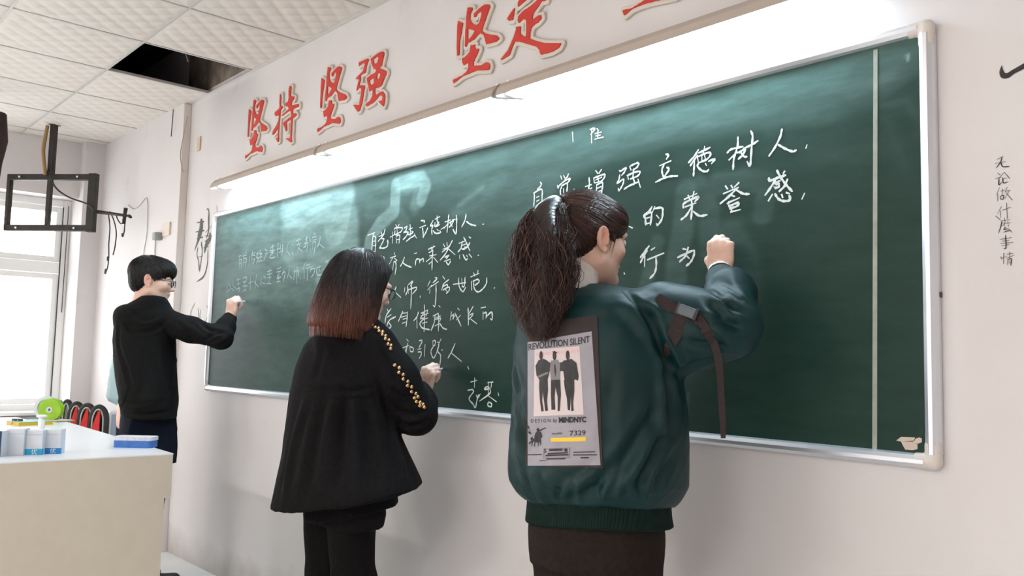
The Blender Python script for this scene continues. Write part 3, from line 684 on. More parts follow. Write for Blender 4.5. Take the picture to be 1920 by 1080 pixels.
for lab, d in (('small black brush character 无, top of the right column', '135,130 185,105,9;120,165 205,150,8;175,110,7 165,150,9 125,205,6;165,145,8 180,190,9 235,190,12'),
    ('small black brush character 论, second from the top of the right column', '140,245,8 160,262,12;118,295,9 165,280,9;150,290,9 150,345,10 175,322,4;195,240,7 155,285,8;195,240,8 240,290,12;185,295 215,287;182,285,9 188,328,9 225,322,7'),
    ('small black brush character 做, third from the top of the right column', '155,370,8 125,435,5;140,420,9 140,480,8;165,400 195,390;180,380 175,430;165,440,7 190,435,7 185,465,7 165,465,6 165,440,6;220,365,8 200,410,7;205,400,8 245,390,8;235,395,8 200,460,6;210,415,8 260,470,12'),
    ('small black brush character 什, of few strokes, in the middle of the right column', '170,530,9 135,590,5;160,565,9 165,620,8;180,560,9 245,535,9;215,500,9 220,630,9'),
    ('short black slanting brush mark touching a character of the right column', '125,610,12 160,640,10'),
    ('small black brush character 麼, densest, with the slanting mark at its top left', '165,650,8 240,640,8;195,625,9 200,648,8;175,650,8 165,700,8 145,755,5;185,670 250,665,7;200,655 195,700;225,655 230,700;180,690 190,680;210,700,6 190,722,7 230,715,7;235,725 200,740;190,745,8 250,730,9;235,720 260,745,9'),
    ('small black brush character 事, second from the bottom of the right column', '160,805,8 255,790,10;205,770,9 210,870,9 190,885,5;180,820 235,815,7;165,840,8 270,830,9;175,860 235,850,8'),
    ('small black brush character 情, bottom of the right column', '190,920,9 190,1010,9;165,950 175,972,9;165,965 215,950;220,930 270,922;240,910 240,960;215,965 275,940,8;225,975,8 220,1020,7;225,975 255,970,8 250,1025,8;230,990 250,988;228,1005 250,1000')):
    brush('wall_character', lab, data=d, grp='black brush characters right of the board', **RW)
brush('wall_character', 'thick black brush stroke at the right edge of the photograph', 6, 1600, 0, '1672,740,6 1668,800,40 1690,850,60 1740,850,60 1800,810,52 1920,745,58 2150,610,60 2380,500,40', inkm)
brush('wall_character', 'tall faded black brush character 静 left of the board frame', 4, 340, 370, '''150,175,26 150,230,34 135,290,34 128,320,20 100,400,5;120,190,10 170,182,12;110,260,8 170,250,14;118,310,8 160,300,14;
150,340,12 158,400,7 150,470,7 140,545,6;125,380,8 118,430,6 130,480,7 136,550,12;122,450,5 160,440,6;
190,95,3 200,86,5 208,110,7 206,160,14 205,250,8 190,300,8;185,262,8 230,210,4;180,290,6 235,290,16;215,270,14 215,310,24 190,350,26 175,410,14;200,390,6 196,500,7 170,590,10 115,635,3;175,330,5 215,320,10;168,380,6 205,370,8''', greyinkm, fat=1.9)
brush('wall_character', 'pale worn brush character behind the raised arm of the man', 4, 340, 370, '105,790,6 75,850,10 68,920,14;125,830,6 130,890,8 128,930,4;148,840,5 140,890,6 150,930,6 185,945,6;190,808,6 206,850,10 198,900,8 180,930,4', palem, fat=1.5)
brush('wall_character', 'small red seal mark beside the top left corner of the board', 4, 340, 370, '266,60,8 270,95,12 266,130,8', mat('faded_red_ink', (205, 140, 136), .7))
# ================================================================ LAMPS OVER THE BLACKBOARD
hoodm = mat('lamp_hood_enamel', (184, 171, 160), .45)
hoodin = mat('lamp_reflector', (250, 250, 250), .35)
tubem = mat('glowing_tube', (214, 240, 255), .4, emit=TUBE_POWER)
def board_lamp(x0, x1, label):
    t = thing('blackboard_lamp', label, 'lamp', ((x0+x1)/2, 0, 2.10), 0, 'tube lamps over the blackboard')
    L = (x1-x0)/2-.004
    prof = [(-.001, .118), (-.04, .114), (-.08, .104), (-.115, .088), (-.135, .066), (-.143, .040)]
    th = .0015
    bm = bmesh.new(); n = len(prof)
    def sheet(pr, mi):
        a = [bm.verts.new((-L, y, z)) for y, z in pr]; b = [bm.verts.new((L, y, z)) for y, z in pr]
        for i in range(len(pr)-1): f = bm.faces.new((a[i], a[i+1], b[i+1], b[i])); f.material_index = mi
    sheet(prof, 0); sheet([(y+th, z-.002) for y, z in prof], 1); sheet([prof[-1], (prof[-1][0]+th, prof[-1][1]-.002)], 0)
    me = bpy.data.meshes.new('hood'); bm.to_mesh(me); bm.free(); link('hood', me, [hoodm, hoodin], t)
    for sx in (-1, 1):
        bm = bmesh.new()
        pr = prof+[(-.136, .034), (-.001, .060)]
        a = [bm.verts.new((sx*L, y, z)) for y, z in pr]; b = [bm.verts.new((sx*(L-.003), y, z)) for y, z in pr]
        bm.faces.new(a); bm.faces.new(b[::-1])
        for i in range(len(pr)): j = (i+1) % len(pr); bm.faces.new((a[i], a[j], b[j], b[i]))
        bmobj('end_plate', bm, hoodm, t)
        boxobj('lamp_holder', (sx*(L-.02)-.008, -.105, .045), (sx*(L-.02)+.008, -.055, .10), pvc, t, bev=.003)
    tubeobj('lamp_tube', [(-L+.03, -.085, .058), (L-.03, -.085, .058)], .0125, tubem, t, 12)
    boxobj('ballast_channel', (-L+.02, -.03, .072), (L-.02, -.003, .100), hoodin, t, bev=.002)
board_lamp(.17, 1.345, 'tube lamp with white hood over the left third of the blackboard')
board_lamp(1.36, 2.60, 'tube lamp with white hood over the middle of the blackboard')
board_lamp(2.61, 3.86, 'tube lamp with white hood over the right third of the blackboard')

# ================================================================ WALL DETAILS
tag(boxobj('conduit_strip', (COLX-.001, -COLD-.002, 0.0), (COLX+.012, -.0005, ZC-.006), mat('cream_plastic', (220, 210, 204), .5), bev=.002), 'flat cream plastic cable strip running up the wall left of the board', 'cable cover')
plate = aty(374, 270, 0)
tag(boxobj('switch_plate', (plate[0]-.025, -.008, plate[2]-.045), (plate[0]+.025, 0, plate[2]+.045), mat('yellowed_plastic', (206, 192, 160), .5), bev=.003), 'small yellowed blank plate high beside the cable strip', 'wall plate')
q = aty(314, 428, -COLD)
t = thing('socket_box', 'cream wall socket with a grey plug above the head of the man', 'socket', (q[0], -COLD, q[2]-.05))
boxobj('faceplate', (-.06, -.012, 0), (.06, 0, .085), mat('cream_socket', (224, 208, 194), .5), t, bev=.003)
boxobj('plug', (-.13, -.05, -.02), (-.075, 0, .03), mat('grey_plug', (150, 152, 150), .5), t, bev=.006)
a = aty(293, 440, -COLD-.01); b_ = aty(292, 500, -COLD-.01)
tag(tubeobj('plug_cable', [a, (a[0]-.02, -COLD-.006, (a[2]+b_[2])/2), b_, (b_[0], -COLD-.005, .3)], .0035, mat('grey_cable', (150, 150, 150), .6)), 'thin grey cable falling from the wall plug', 'cable')
def wire(label, pix, Y, r, m, name='wire', seg=5):
    P = smoothpath([aty(x, y, Y) for x, y in pix], 5)
    return tag(tubeobj(name, P, r, m, None, seg), label, 'cable')
gm = mat('thin_grey_wire', (172, 170, 168), .6)
wire('thin grey wire looping up the wall then hanging straight down', [(240, 384), (250, 392), (262, 385), (275, 371), (277, 400), (275, 440), (270, 470), (268, 500)], -COLD-.004, .0022, gm)
wire('short dark wire end poking down from the ceiling edge', [(325, 205), (323, 230), (321, 256)], -COLD-.02, .0032, mat('dark_wire', (70, 68, 66), .6))
wire('thin brown wire bowing beside the cable strip', [(352, 218), (344, 255), (338, 290), (342, 318), (346, 322)], -COLD-.004, .0022, mat('brown_wire', (168, 152, 138), .6))

# ================================================================ BRACKET HANGING FROM THE CEILING
blackm = mat('black_painted_steel', (44, 38, 34), .5, (32, 28, 26), 20)
P0 = atz(102, 233, ZC)
def zat(py):   # height on the pole that shows at photograph row py
    lo, hi = 0.5, ZC
    for _ in range(40):
        m = (lo+hi)/2
        if proj((P0[0], P0[1], m))[1] > py: lo = m
        else: hi = m
    return lo
zt, zb_ = zat(335), zat(420)
A_, B_ = atz(12, 333, zt), atz(178, 333, zt)
# the frame hangs in a vertical plane through the pole
ax = (B_-A_); ax[2] = 0; wd = np.linalg.norm(ax); ax /= wd; nrm = np.array([-ax[1], ax[0], 0])
Mloc = Matrix(((ax[0], nrm[0], 0, 0), (ax[1], nrm[1], 0, 0), (0, 0, 1, 0), (0, 0, 0, 1)))
br = thing('screen_bracket', 'black steel rectangular bracket hanging from the ceiling in front of the window', 'bracket', (P0[0], P0[1], zb_-.02))
l0 = float((A_-P0)@ax); l1 = float((B_-P0)@ax); hz = zt-zb_+.02
def bb(name, lo, hi): return boxobj(name, lo, hi, blackm, br, bev=.003, M=Mloc)
bb('frame_bar', (l0, -.02, hz-.012), (l1, .02, hz+.03)); bb('frame_bar', (l0, -.02, -.03), (l1, .02, .012))
l1 -= .03
bb('frame_bar', (l0-.008, -.02, -.03), (l0+.016, .02, hz+.03)); bb('side_plate', (l1-.028, -.022, -.035), (l1+.028, .022, hz+.035))
bb('centre_bar', (-.015, -.015, -.02), (.015, .015, hz))
bb('hanging_pole', (-.019, -.019, hz+.02), (.019, .019, ZC-zb_+.02))
bb('ceiling_plate', (-.03, -.03, ZC-zb_+.012), (.03, .03, ZC-zb_+.019))
for u_ in (l0+.09, l1-.11):
    for z in (hz+.01, -.01): tubeobj('bolt', [Mloc@Vector((u_, -.021, z)), Mloc@Vector((u_, -.027, z))], .008, mat('bright_bolt', (225, 225, 220), .3, metal=.6), br, 8)
def brp(u_, v_, z): return Vector(br.location)+Mloc@Vector((u_, v_, z))
yel = mat('tan_cable', (150, 118, 72), .6)
tag(tubeobj('pole_cable', smoothpath([brp(-.026, -.035, ZC-zb_), brp(-.040, -.04, ZC-zb_-.15), brp(-.036, -.04, hz+.15), brp(-.015, -.036, hz+.02)], 6), .012, yel), 'tan cable strapped along the hanging pole of the bracket', 'cable')
tag(tubeobj('frame_cable', smoothpath([brp(.02, -.05, hz+.04), brp(.08, -.06, hz-.07), brp(.18, -.06, hz-.14), brp(l1, -.06, hz-.19), brp(l1+.06, -.05, hz-.24)], 6), .006, blackm), 'black cable swooping from the pole across the bracket', 'cable')
# rod sticking out towards the wall with hanging leads
R0 = brp(l1+.045, 0, hz-.235); Y1 = -.16
R1 = Vector(tuple(aty(242, 405, Y1)))
rod = thing('antenna_rod', 'thin black rod with a short cross piece pointing from the bracket to the wall', 'rod', tuple(R0))
tubeobj('rod', [Vector((0, 0, 0)), R1-R0], [.014, .008], blackm, rod)
c1 = Vector(tuple(aty(236, 390, Y1)))-R0; c2 = Vector(tuple(aty(234, 402, Y1)))-R0; c3 = Vector(tuple(aty(232, 420, Y1)))-R0
tubeobj('cross_piece', [c1, c2, c3], [.014, .012, .012], blackm, rod)
tubeobj('tip', [R1-R0, Vector(tuple(aty(245, 407, Y1)))-R0], [.012, .01], blackm, rod)
def lead(label, pix, Y, r=.0045):
    P = smoothpath([aty(x, y, Y) for x, y in pix], 5); return tag(tubeobj('cable_lead', P, r, blackm, None, 6), label, 'cable')
lead('black lead ending in a plug below the rod, nearest the wall', [(235, 405), (234, 420), (233, 434), (230, 443)], Y1-.01)
lead('black lead looping under the rod', [(218, 404), (221, 412), (226, 419), (230, 418), (231, 411)], Y1-.03)
lead('longer black lead curving down from the rod', [(206, 397), (213, 412), (218, 435), (216, 460), (212, 478)], Y1-.018)
lead('longest black lead hanging straight with two plugs', [(203, 398), (206, 425), (205, 445), (204, 458), (204, 480), (202, 500), (198, 511)], Y1-.045)
for (x0, y0, x1, y1, lab) in ((203, 481, 202, 489, 'small black plug midway down the longest lead'), (199, 505, 197, 513, 'small black plug at the bottom end of the longest lead'), (230, 438, 230, 444, 'small black plug under the cross piece of the rod')):
    tag(tubeobj('cable_plug', [aty(x0, y0, Y1-(.045 if x0 < 210 else .01)), aty(x1, y1, Y1-(.045 if x0 < 210 else .01))], [.009, .007], blackm), lab, 'plug', 'plugs on the hanging leads')

# dark bundle at the left edge of the picture
e = atx(-8, 300, -1.2)
bm = bmesh.new(); tube(bm, smoothpath([(0, 0, .26), (.01, 0, .12), (.0, .005, -.05), (-.02, 0, -.25), (-.05, 0, -.5)], 5), list(np.interp(np.linspace(0, 1, 21), [0, .3, .5, 1], [.055, .07, .045, .03])), 10)
o = bmobj('hanging_cloth', bm, mat('dark_brown_cloth', (58, 42, 40), .85, (38, 28, 28), 14, .4, 30), None, True); o.location = tuple(atx(-12, 290, -1.2)); tag(o, 'dark brown bundled cloth hanging at the left edge, beside the bracket', 'cloth')
tubeobj('cord', [(0, 0, .24), (0, 0, ZC-o.location.z-.004)], .006, MATS['dark_brown_cloth'], o)

# ================================================================ TEACHER'S DESK
DT = .90
dk = thing('teacher_desk', 'tall beige laminate teacher desk with a white top, lower left', 'desk', (1.2726, -1.3952, 0), math.radians(-2))
beige = mat('beige_laminate', (207, 196, 178), .5, (204, 193, 175), 26, .05, 150)
white = mat('white_laminate', (232, 233, 236), .3)
Lx, Ly = .755, .45
boxobj('carcass', (-Lx, -Ly, .0), (Lx-.0005, Ly-.02, DT-.14), beige, dk, bev=.003)
boxobj('upper_panel', (-Lx, -Ly-.01, DT-.14), (Lx, Ly, DT-.005), beige, dk, bev=.003)
bm = bmesh.new(); fp = [(-Ly-.01, 0), (Ly-.02, 0), (Ly-.02, DT-.14), (Ly, DT-.14), (Ly, DT-.005), (-Ly-.01, DT-.005)]
fa = [bm.verts.new((Lx+.0005, y, z)) for y, z in fp]; fb = [bm.verts.new((Lx-.002, y, z)) for y, z in fp]; bm.faces.new(fa); bm.faces.new(fb[::-1])
for i in range(6): bm.faces.new((fa[i], fa[(i+1) % 6], fb[(i+1) % 6], fb[i]))
bmobj('front_panel', bm, beige, dk)
boxobj('desk_top', (-Lx-.001, -Ly-.011, DT-.005), (Lx+.001, Ly+.001, DT), white, dk, bev=.001)
Md = Matrix.Rotation(math.radians(-2), 4, 'Z')

def on(px, py, z=DT): p = atz(px, py, z); return p
# eraser
p = on(254, 838)
er = thing('board_eraser', 'blue board eraser with white felt on the near corner of the desk', 'eraser', p, math.radians(50))
def pill(bm, w, d, z0, z1, r, seg=6):
    pts = []
    for cx, cy, a0 in ((w/2-r, d/2-r, 0), (-w/2+r, d/2-r, 90), (-w/2+r, -d/2+r, 180), (w/2-r, -d/2+r, 270)):
        for k in range(seg+1):
            a = math.radians(a0+90*k/seg); pts.append((cx+r*math.cos(a), cy+r*math.sin(a)))
    lo = [bm.verts.new((x, y, z0)) for x, y in pts]; hi = [bm.verts.new((x, y, z1)) for x, y in pts]
    bm.faces.new(lo[::-1]); bm.faces.new(hi)
    for i in range(len(pts)): j = (i+1) % len(pts); bm.faces.new((lo[i], lo[j], hi[j], hi[i]))
bm = bmesh.new(); pill(bm, .132, .062, 0, .024, .016); bmobj('grip', bm, mat('blue_plastic', (54, 108, 186), .55, (70, 122, 196), 60, .5, 250), er)
bm = bmesh.new(); pill(bm, .136, .066, .024, .036, .018); bmobj('felt_pad', bm, mat('white_felt', (226, 226, 232), .95, (205, 206, 214), 80, .6, 300), er)
# chalk boxes
paperw = mat('white_card', (212, 217, 225), .55); cyan = mat('cyan_print', (24, 160, 200), .5); blue2 = mat('blue_print', (28, 130, 200), .5); navy = mat('navy_print', (36, 72, 104), .5)
def chalk_box(px0, px1, py0, py1, label, band, txt, d=.05):
    a = on(px0, py1); b = on(px1, py1); w = float(np.linalg.norm(b-a)); h = (py1-py0)*float(proj(a)[2])/FPX*1.02
    ang = math.atan2(b[1]-a[1], b[0]-a[0])
    t = thing('chalk_box', label, 'box', a, ang, 'chalk boxes on the desk')
    boxobj('carton', (0, 0, 0), (w*.97, d, h), paperw, t, bev=.001)
    if band is not None:
        boxobj('print_band', (-.0006, -.0008, .0), (w*.97+.0006, .012, h*.24), band, t)
        me = text_mesh(txt, h*.24); o = link('lettering', me, mat('white_print', (235, 240, 242), .6), t); o.rotation_euler = (math.pi/2, 0, 0); o.location = (w*.36, -.0013, h*.04)
    boxobj('lid_flap', (.001, -.0005, h-.014), (w*.97-.001, .004, h-.013), mat('grey_print', (176, 182, 190), .6), t)
chalk_box(8, 44, 806, 854, 'plain white carton, leftmost of the three chalk boxes', None, '')
chalk_box(46, 79, 808, 853, 'white chalk carton with a cyan band, middle of the three', cyan, '优')
chalk_box(82, 113, 807, 851, 'white chalk carton with a blue band, rightmost of the three', blue2, '优')
boxobj_ = None
p = on(-20, 858); t = thing('dark_edged_carton', 'white carton with dark teal edge cut by the left edge of the photograph', 'box', p, math.atan2(.743, .669))
boxobj('carton', (-.05, 0, 0), (.018, .06, .075), paperw, t, bev=.001); boxobj('dark_edge', (.0165, -.001, 0), (.0190, .022, .076), navy, t)
# white bottle
p = on(77, 806); t = thing('glue_bottle', 'small white plastic bottle with a flat cap behind the chalk boxes', 'bottle', p)
bm = bmesh.new(); lathe(bm, [(.011, 0), (.0125, .003), (.0125, .038), (.010, .046), (.006, .050)], 16); bmobj('body', bm, pvc, t, True)
bm = bmesh.new(); lathe(bm, [(.018, .050), (.020, .053), (.019, .058), (.008, .060)], 16); bmobj('cap', bm, pvc, t, True)
# books, papers
def book(px0, py0, px1, py1, dep, th, m1, m2, label, z=DT):
    a = on(px0, py0, z); b = on(px1, py1, z); w = float(np.linalg.norm(b-a)); ang = math.atan2(b[1]-a[1], b[0]-a[0])
    t = thing('book', label, 'book', a, ang, 'books at the far end of the desk')
    boxobj('pages', (.002, .002, .002), (w-.002, dep-.002, th-.002), m1, t); boxobj('front_cover', (0, 0, th-.002), (w, dep, th), m2, t, bev=.0006); boxobj('back_cover', (0, 0, 0), (w, dep, .002), m1, t)
book(34, 799, 100, 796, .12, .016, mat('yellow_cover', (218, 184, 50), .5), mat('pale_teal_cover', (150, 196, 196), .5), 'thick yellow book with a pale teal cover')
book(105, 792, 140, 790, .10, .006, mat('green_cover', (130, 160, 140), .5), mat('tan_cover', (214, 196, 170), .5), 'thin flat green and tan booklet')
p = on(29, 797); t = thing('binder_clip', 'black binder clip with a bright lever at the left of the yellow book', 'clip', p, .9)
bm = bmesh.new(); v = [bm.verts.new(c) for c in ((-.02, 0, 0), (.02, 0, 0), (.02, .026, 0), (-.02, .026, 0), (-.02, .010, .026), (.02, .010, .026), (.02, .016, .026), (-.02, .016, .026))]
for q_ in ((0, 1, 2, 3), (0, 4, 5, 1), (3, 2, 6, 7), (4, 7, 6, 5), (0, 3, 7, 4), (1, 5, 6, 2)): bm.faces.new([v[i] for i in q_])
bmobj('spring', bm, mat('black_clip', (38, 42, 42), .35), t); tubeobj('lever', [(-.008, .0, .022), (-.01, -.02, .0), (.01, -.02, .0), (.008, 0, .022)], .0015, alu, t)
# green tape roll at far edge
p = on(82, 790); t = thing('tape_roll', 'bright green roll in a pale ring standing behind the bottle', 'tape', (p[0]-.02, p[1]+.03, DT), math.radians(50))
bm = bmesh.new()
def disc(bm, r0, r1, y0, y1, zc, seg=28):
    R = []
    for (r, y) in ((r0, y0), (r1, y0), (r1, y1), (r0, y1)): R.append([bm.verts.new((r*math.cos(2*math.pi*k/seg), y, zc+r*math.sin(2*math.pi*k/seg))) for k in range(seg)])
    for i in range(4):
        for k in range(seg): bm.faces.new((R[i][k], R[i][(k+1) % seg], R[(i+1) % 4][(k+1) % seg], R[(i+1) % 4][k]))
disc(bm, .012, .050, -.012, .022, .05); bmobj('tape', bm, mat('lime_tape', (156, 200, 46), .5, (138, 186, 40), 30), t, False)
bm = bmesh.new(); disc(bm, .040, .054, .026, .040, .054); bmesh.ops.translate(bm, vec=(-.034, 0, 0), verts=bm.verts); disc(bm, .006, .013, -.014, .024, .05); bmobj('pale_ring', bm, mat('pale_ring_plastic', (206, 214, 222), .4), t)

# ================================================================ BY THE WINDOW: low cabinet, bags, water dispenser
cab = thing('low_cabinet', 'long low white cabinet under the window behind the desk', 'cabinet', (-1.98, -1.62, 0))
boxobj('body', (-.23, -1.1, .0), (.24, 1.1, .70), white, cab, bev=.004); boxobj('cabinet_top', (-.24, -1.11, .70), (.25, 1.11, .722), white, cab, bev=.003)
for k in range(4): boxobj('door', (.24, -1.09+k*.547, .05), (.256, -1.09+k*.547+.54, .69), pvc, cab, bev=.003)
redf = mat('red_fabric', (206, 48, 46), .7, (186, 40, 40), 20); blkf = mat('black_fabric', (34, 36, 34), .75, (48, 50, 48), 20); silv = mat('grey_trim', (176, 184, 180), .5)
BY = -.35
stand = thing('side_shelf', 'low dark shelf holding the row of bags behind the desk', 'shelf', (-1.45, BY, 0))
boxobj('shelf_board', (-.38, -.14, .62), (.56, .085, .65), blkf, stand, bev=.003)
for sx in (-.36, .52):
    for sy in (-.12, .05): boxobj('leg', (sx, sy, 0), (sx+.03, sy+.03, .62), blkf, stand)
def bag(px, ptop, w, red, label):
    p = aty(px, ptop, BY); h = p[2]-.65-.018; p = np.array([p[0], p[1], .65])
    t = thing('bag', label, 'bag', p, math.radians(52), 'black and red bags behind the desk')
    P = [(-w*math.cos(math.pi*k/16), 0, h*.6+h*.4*math.sin(math.pi*k/16)) for k in range(17)]
    P = [(-w, 0, .018)]+P+[(w, 0, .018)]
    bm = bmesh.new(); tube(bm, P, .018, 8); bmobj('shell', bm, blkf, t, True)
    bm = bmesh.new(); tube(bm, [(x*.72, -.016, z*.94) for x, y, z in P], .005, 6); bmobj('piping', bm, silv, t, True)
    def panel(name, pts, y0, y1, m):
        bm = bmesh.new(); a = [bm.verts.new((x, y0, z)) for x, z in pts]; b = [bm.verts.new((x, y1, z)) for x, z in pts]
        bm.faces.new(a); bm.faces.new(b[::-1])
        for i in range(len(pts)): j = (i+1) % len(pts); bm.faces.new((a[i], a[j], b[j], b[i]))
        bmobj(name, bm, m, t)
    panel('side_panel', [(x*.8, z*.95) for x, y, z in P], -.008, .02, blkf if red else mat('dark_panel', (120, 124, 118), .6))
    if red: panel('red_panel', [(-w*1.25, .0), (w*.35, .0), (w*.35, h*.92), (w*.1, h*.9)], -.030, -.019, redf)
bag(111, 749, .022, False, 'narrow black arched bag with pale lining, leftmost of the row')
bag(127, 748, .026, False, 'black arched bag with grey piping, second from the left')
bag(145, 752, .042, True, 'black bag with a tall red side, in the middle of the row')
bag(165, 755, .046, True, 'black bag with a wide red wedge, second from the right')
bag(187, 758, .046, True, 'rightmost bag of the row, half behind the white dispenser')
q = aty(200, 790, -.235)
wd_ = thing('water_dispenser', 'white water dispenser with a pale blue bottle behind the man', 'water dispenser', (q[0]-.09, -.112, 0), 0)
zt_ = float(aty(200, 771, -.235)[2])
boxobj('body', (-.09, -.105, 0), (.09, .095, zt_), mat('dispenser_white', (222, 222, 226), .4), wd_, bev=.008)
boxobj('side_panel', (.0905, -.095, .25), (.094, .085, zt_-.02), mat('blue_grey_plastic', (166, 180, 198), .4), wd_, bev=.001)
bm = bmesh.new(); lathe(bm, [(.03, 0), (.035, .03), (.09, .06), (.105, .09), (.10, .16), (.105, .17), (.10, .25), (.105, .26), (.10, .33), (.085, .365), (.02, .375)], 28, (0, 0, zt_))
bmobj('water_bottle', bm, mat('pale_blue_bottle', (196, 224, 228), .15, trans=.35), wd_, True)
boxobj('tap', (-.03, -.14, zt_-.2), (-.005, -.105, zt_-.14), mat('blue_tap', (70, 120, 190), .4), wd_, bev=.004); boxobj('tap', (.02, -.14, zt_-.2), (.045, -.105, zt_-.14), mat('red_tap', (196, 60, 50), .4), wd_, bev=.004)
sl = aty(1764, 553, 0)
tag(boxobj('wall_nail', (sl[0]-.004, -.012, sl[2]-.006), (sl[0]+.004, 0, sl[2]+.006), mat('brown_nail', (90, 66, 50), .5)), 'tiny brown nail in the wall right of the board', 'nail')
sl = aty(792, 63, 0)
# ================================================================ PEOPLE
rng = np.random.default_rng(7); random.seed(7)
skinm = mat('skin', (222, 180, 160), .5, attr='tint', bump=.12, bscale=220)
skinm.node_tree.nodes['Principled BSDF'].inputs['Subsurface Weight'].default_value = .08
skinm.node_tree.nodes['Principled BSDF'].inputs['Subsurface Radius'].default_value = (.012, .005, .003)
SKIN = np.array(lin((224, 184, 164))[:3]); LIP = np.array(lin((190, 112, 104))[:3]); EARC = np.array(lin((220, 150, 132))[:3]); PALE = np.array(lin((236, 204, 190))[:3])

def frame(yaw, pitch=0, roll=0):
    """columns: right, forward, up"""
    y, p, r = map(math.radians, (yaw, pitch, roll))
    F = np.array([math.sin(y)*math.cos(p), math.cos(y)*math.cos(p), math.sin(p)]); R = np.array([math.cos(y), -math.sin(y), 0]); U = np.cross(R, F)
    R, U = math.cos(r)*R+math.sin(r)*U, -math.sin(r)*R+math.cos(r)*U
    return np.stack([R, F, U], 1)
def make_head():
    v = Vol((-.105, -.125, -.17), (.105, .135, .135), .0027)
    v.ell((0, -.014, .036), (.076, .096, .084), 0)
    v.ell((0, .026, -.012), (.064, .068, .080), .03)
    v.ell((0, .036, -.048), (.052, .050, .062), .03)
    for s in (-1, 1):
        v.rc((s*.056, .004, -.058), (s*.016, .070, -.101), .017, .017, .03)
        v.ell((s*.041, .062, -.022), (.024, .024, .022), .02)
        v.ell((s*.030, .084, .024), (.024, .012, .010), .014)
    v.ell((0, .080, -.100), (.018, .014, .014), .02)
    for s in (-1, 1): v.ell((s*.031, .106, .006), (.019, .017, .013), .014, 'sub')
    v.rc((0, .084, .016), (0, .107, -.028), .0085, .0105, .012)
    v.ell((0, .108, -.031), (.010, .010, .009), .006)
    for s in (-1, 1):
        v.ell((s*.012, .099, -.034), (.0085, .010, .0075), .005)
        v.ell((s*.006, .104, -.041), (.0036, .005, .003), .002, 'sub')
        v.ell((s*.031, .085, .004), (.0145, .011, .0115), .003)
    v.ell((0, .090, -.058), (.022, .010, .0065), .006); v.ell((0, .088, -.069), (.019, .010, .0070), .006)
    v.rc((-.021, .099, -.0633), (.021, .099, -.0633), .0022, .0022, .003, 'sub'); v.rc((0, .102, -.0633), (0, .1005, -.0633), .002, .002, .004, 'sub')
    for s in (-1, 1):       # ears
        R = frame(s*-22)
        v.ell((s*.080, -.008, -.004), (.006, .017, .031), .006, R=R)
        for k in range(10):
            a0, a1 = [math.radians(-60+k_*27) for k_ in (k, k+1)]
            q = lambda a: (s*(.082+.004*math.sin(a)), -.008-.015*math.cos(a-.2) if True else 0, -.002+.027*math.sin(a))
            v.rc(q(a0), q(a1), .0042, .0042, .003)
        v.ell((s*.088, -.006, -.003), (.006, .009, .015), .004, 'sub')
        v.ell((s*.079, .002, -.031), (.0055, .008, .009), .005)
        v.ell((s*.079, .008, -.006), (.004, .005, .008), .004)
    v.rc((0, -.022, -.05), (0, -.035, -.17), .052, .052, .03)
    V, F = v.mesh(1)
    C = np.tile(SKIN, (len(V), 1))
    def blend(m, c): C[:] = C*(1-m[:, None])+c*m[:, None]
    g = lambda c, r: np.clip(1.4*(1-np.sqrt((((V-np.array(c))/np.array(r))**2).sum(1))), 0, 1)
    blend(g((0, .097, -.0635), (.026, .02, .014)), LIP)
    for s in (-1, 1):
        blend(g((s*.088, -.006, 0), (.018, .024, .038))*.8, EARC); blend(g((s*.045, .075, -.03), (.03, .03, .024))*.35, EARC)
        blend(g((s*.032, .097, .028), (.024, .016, .0065)), np.array(lin((50, 38, 34))[:3]))
    return V, F, C
HEAD = make_head()

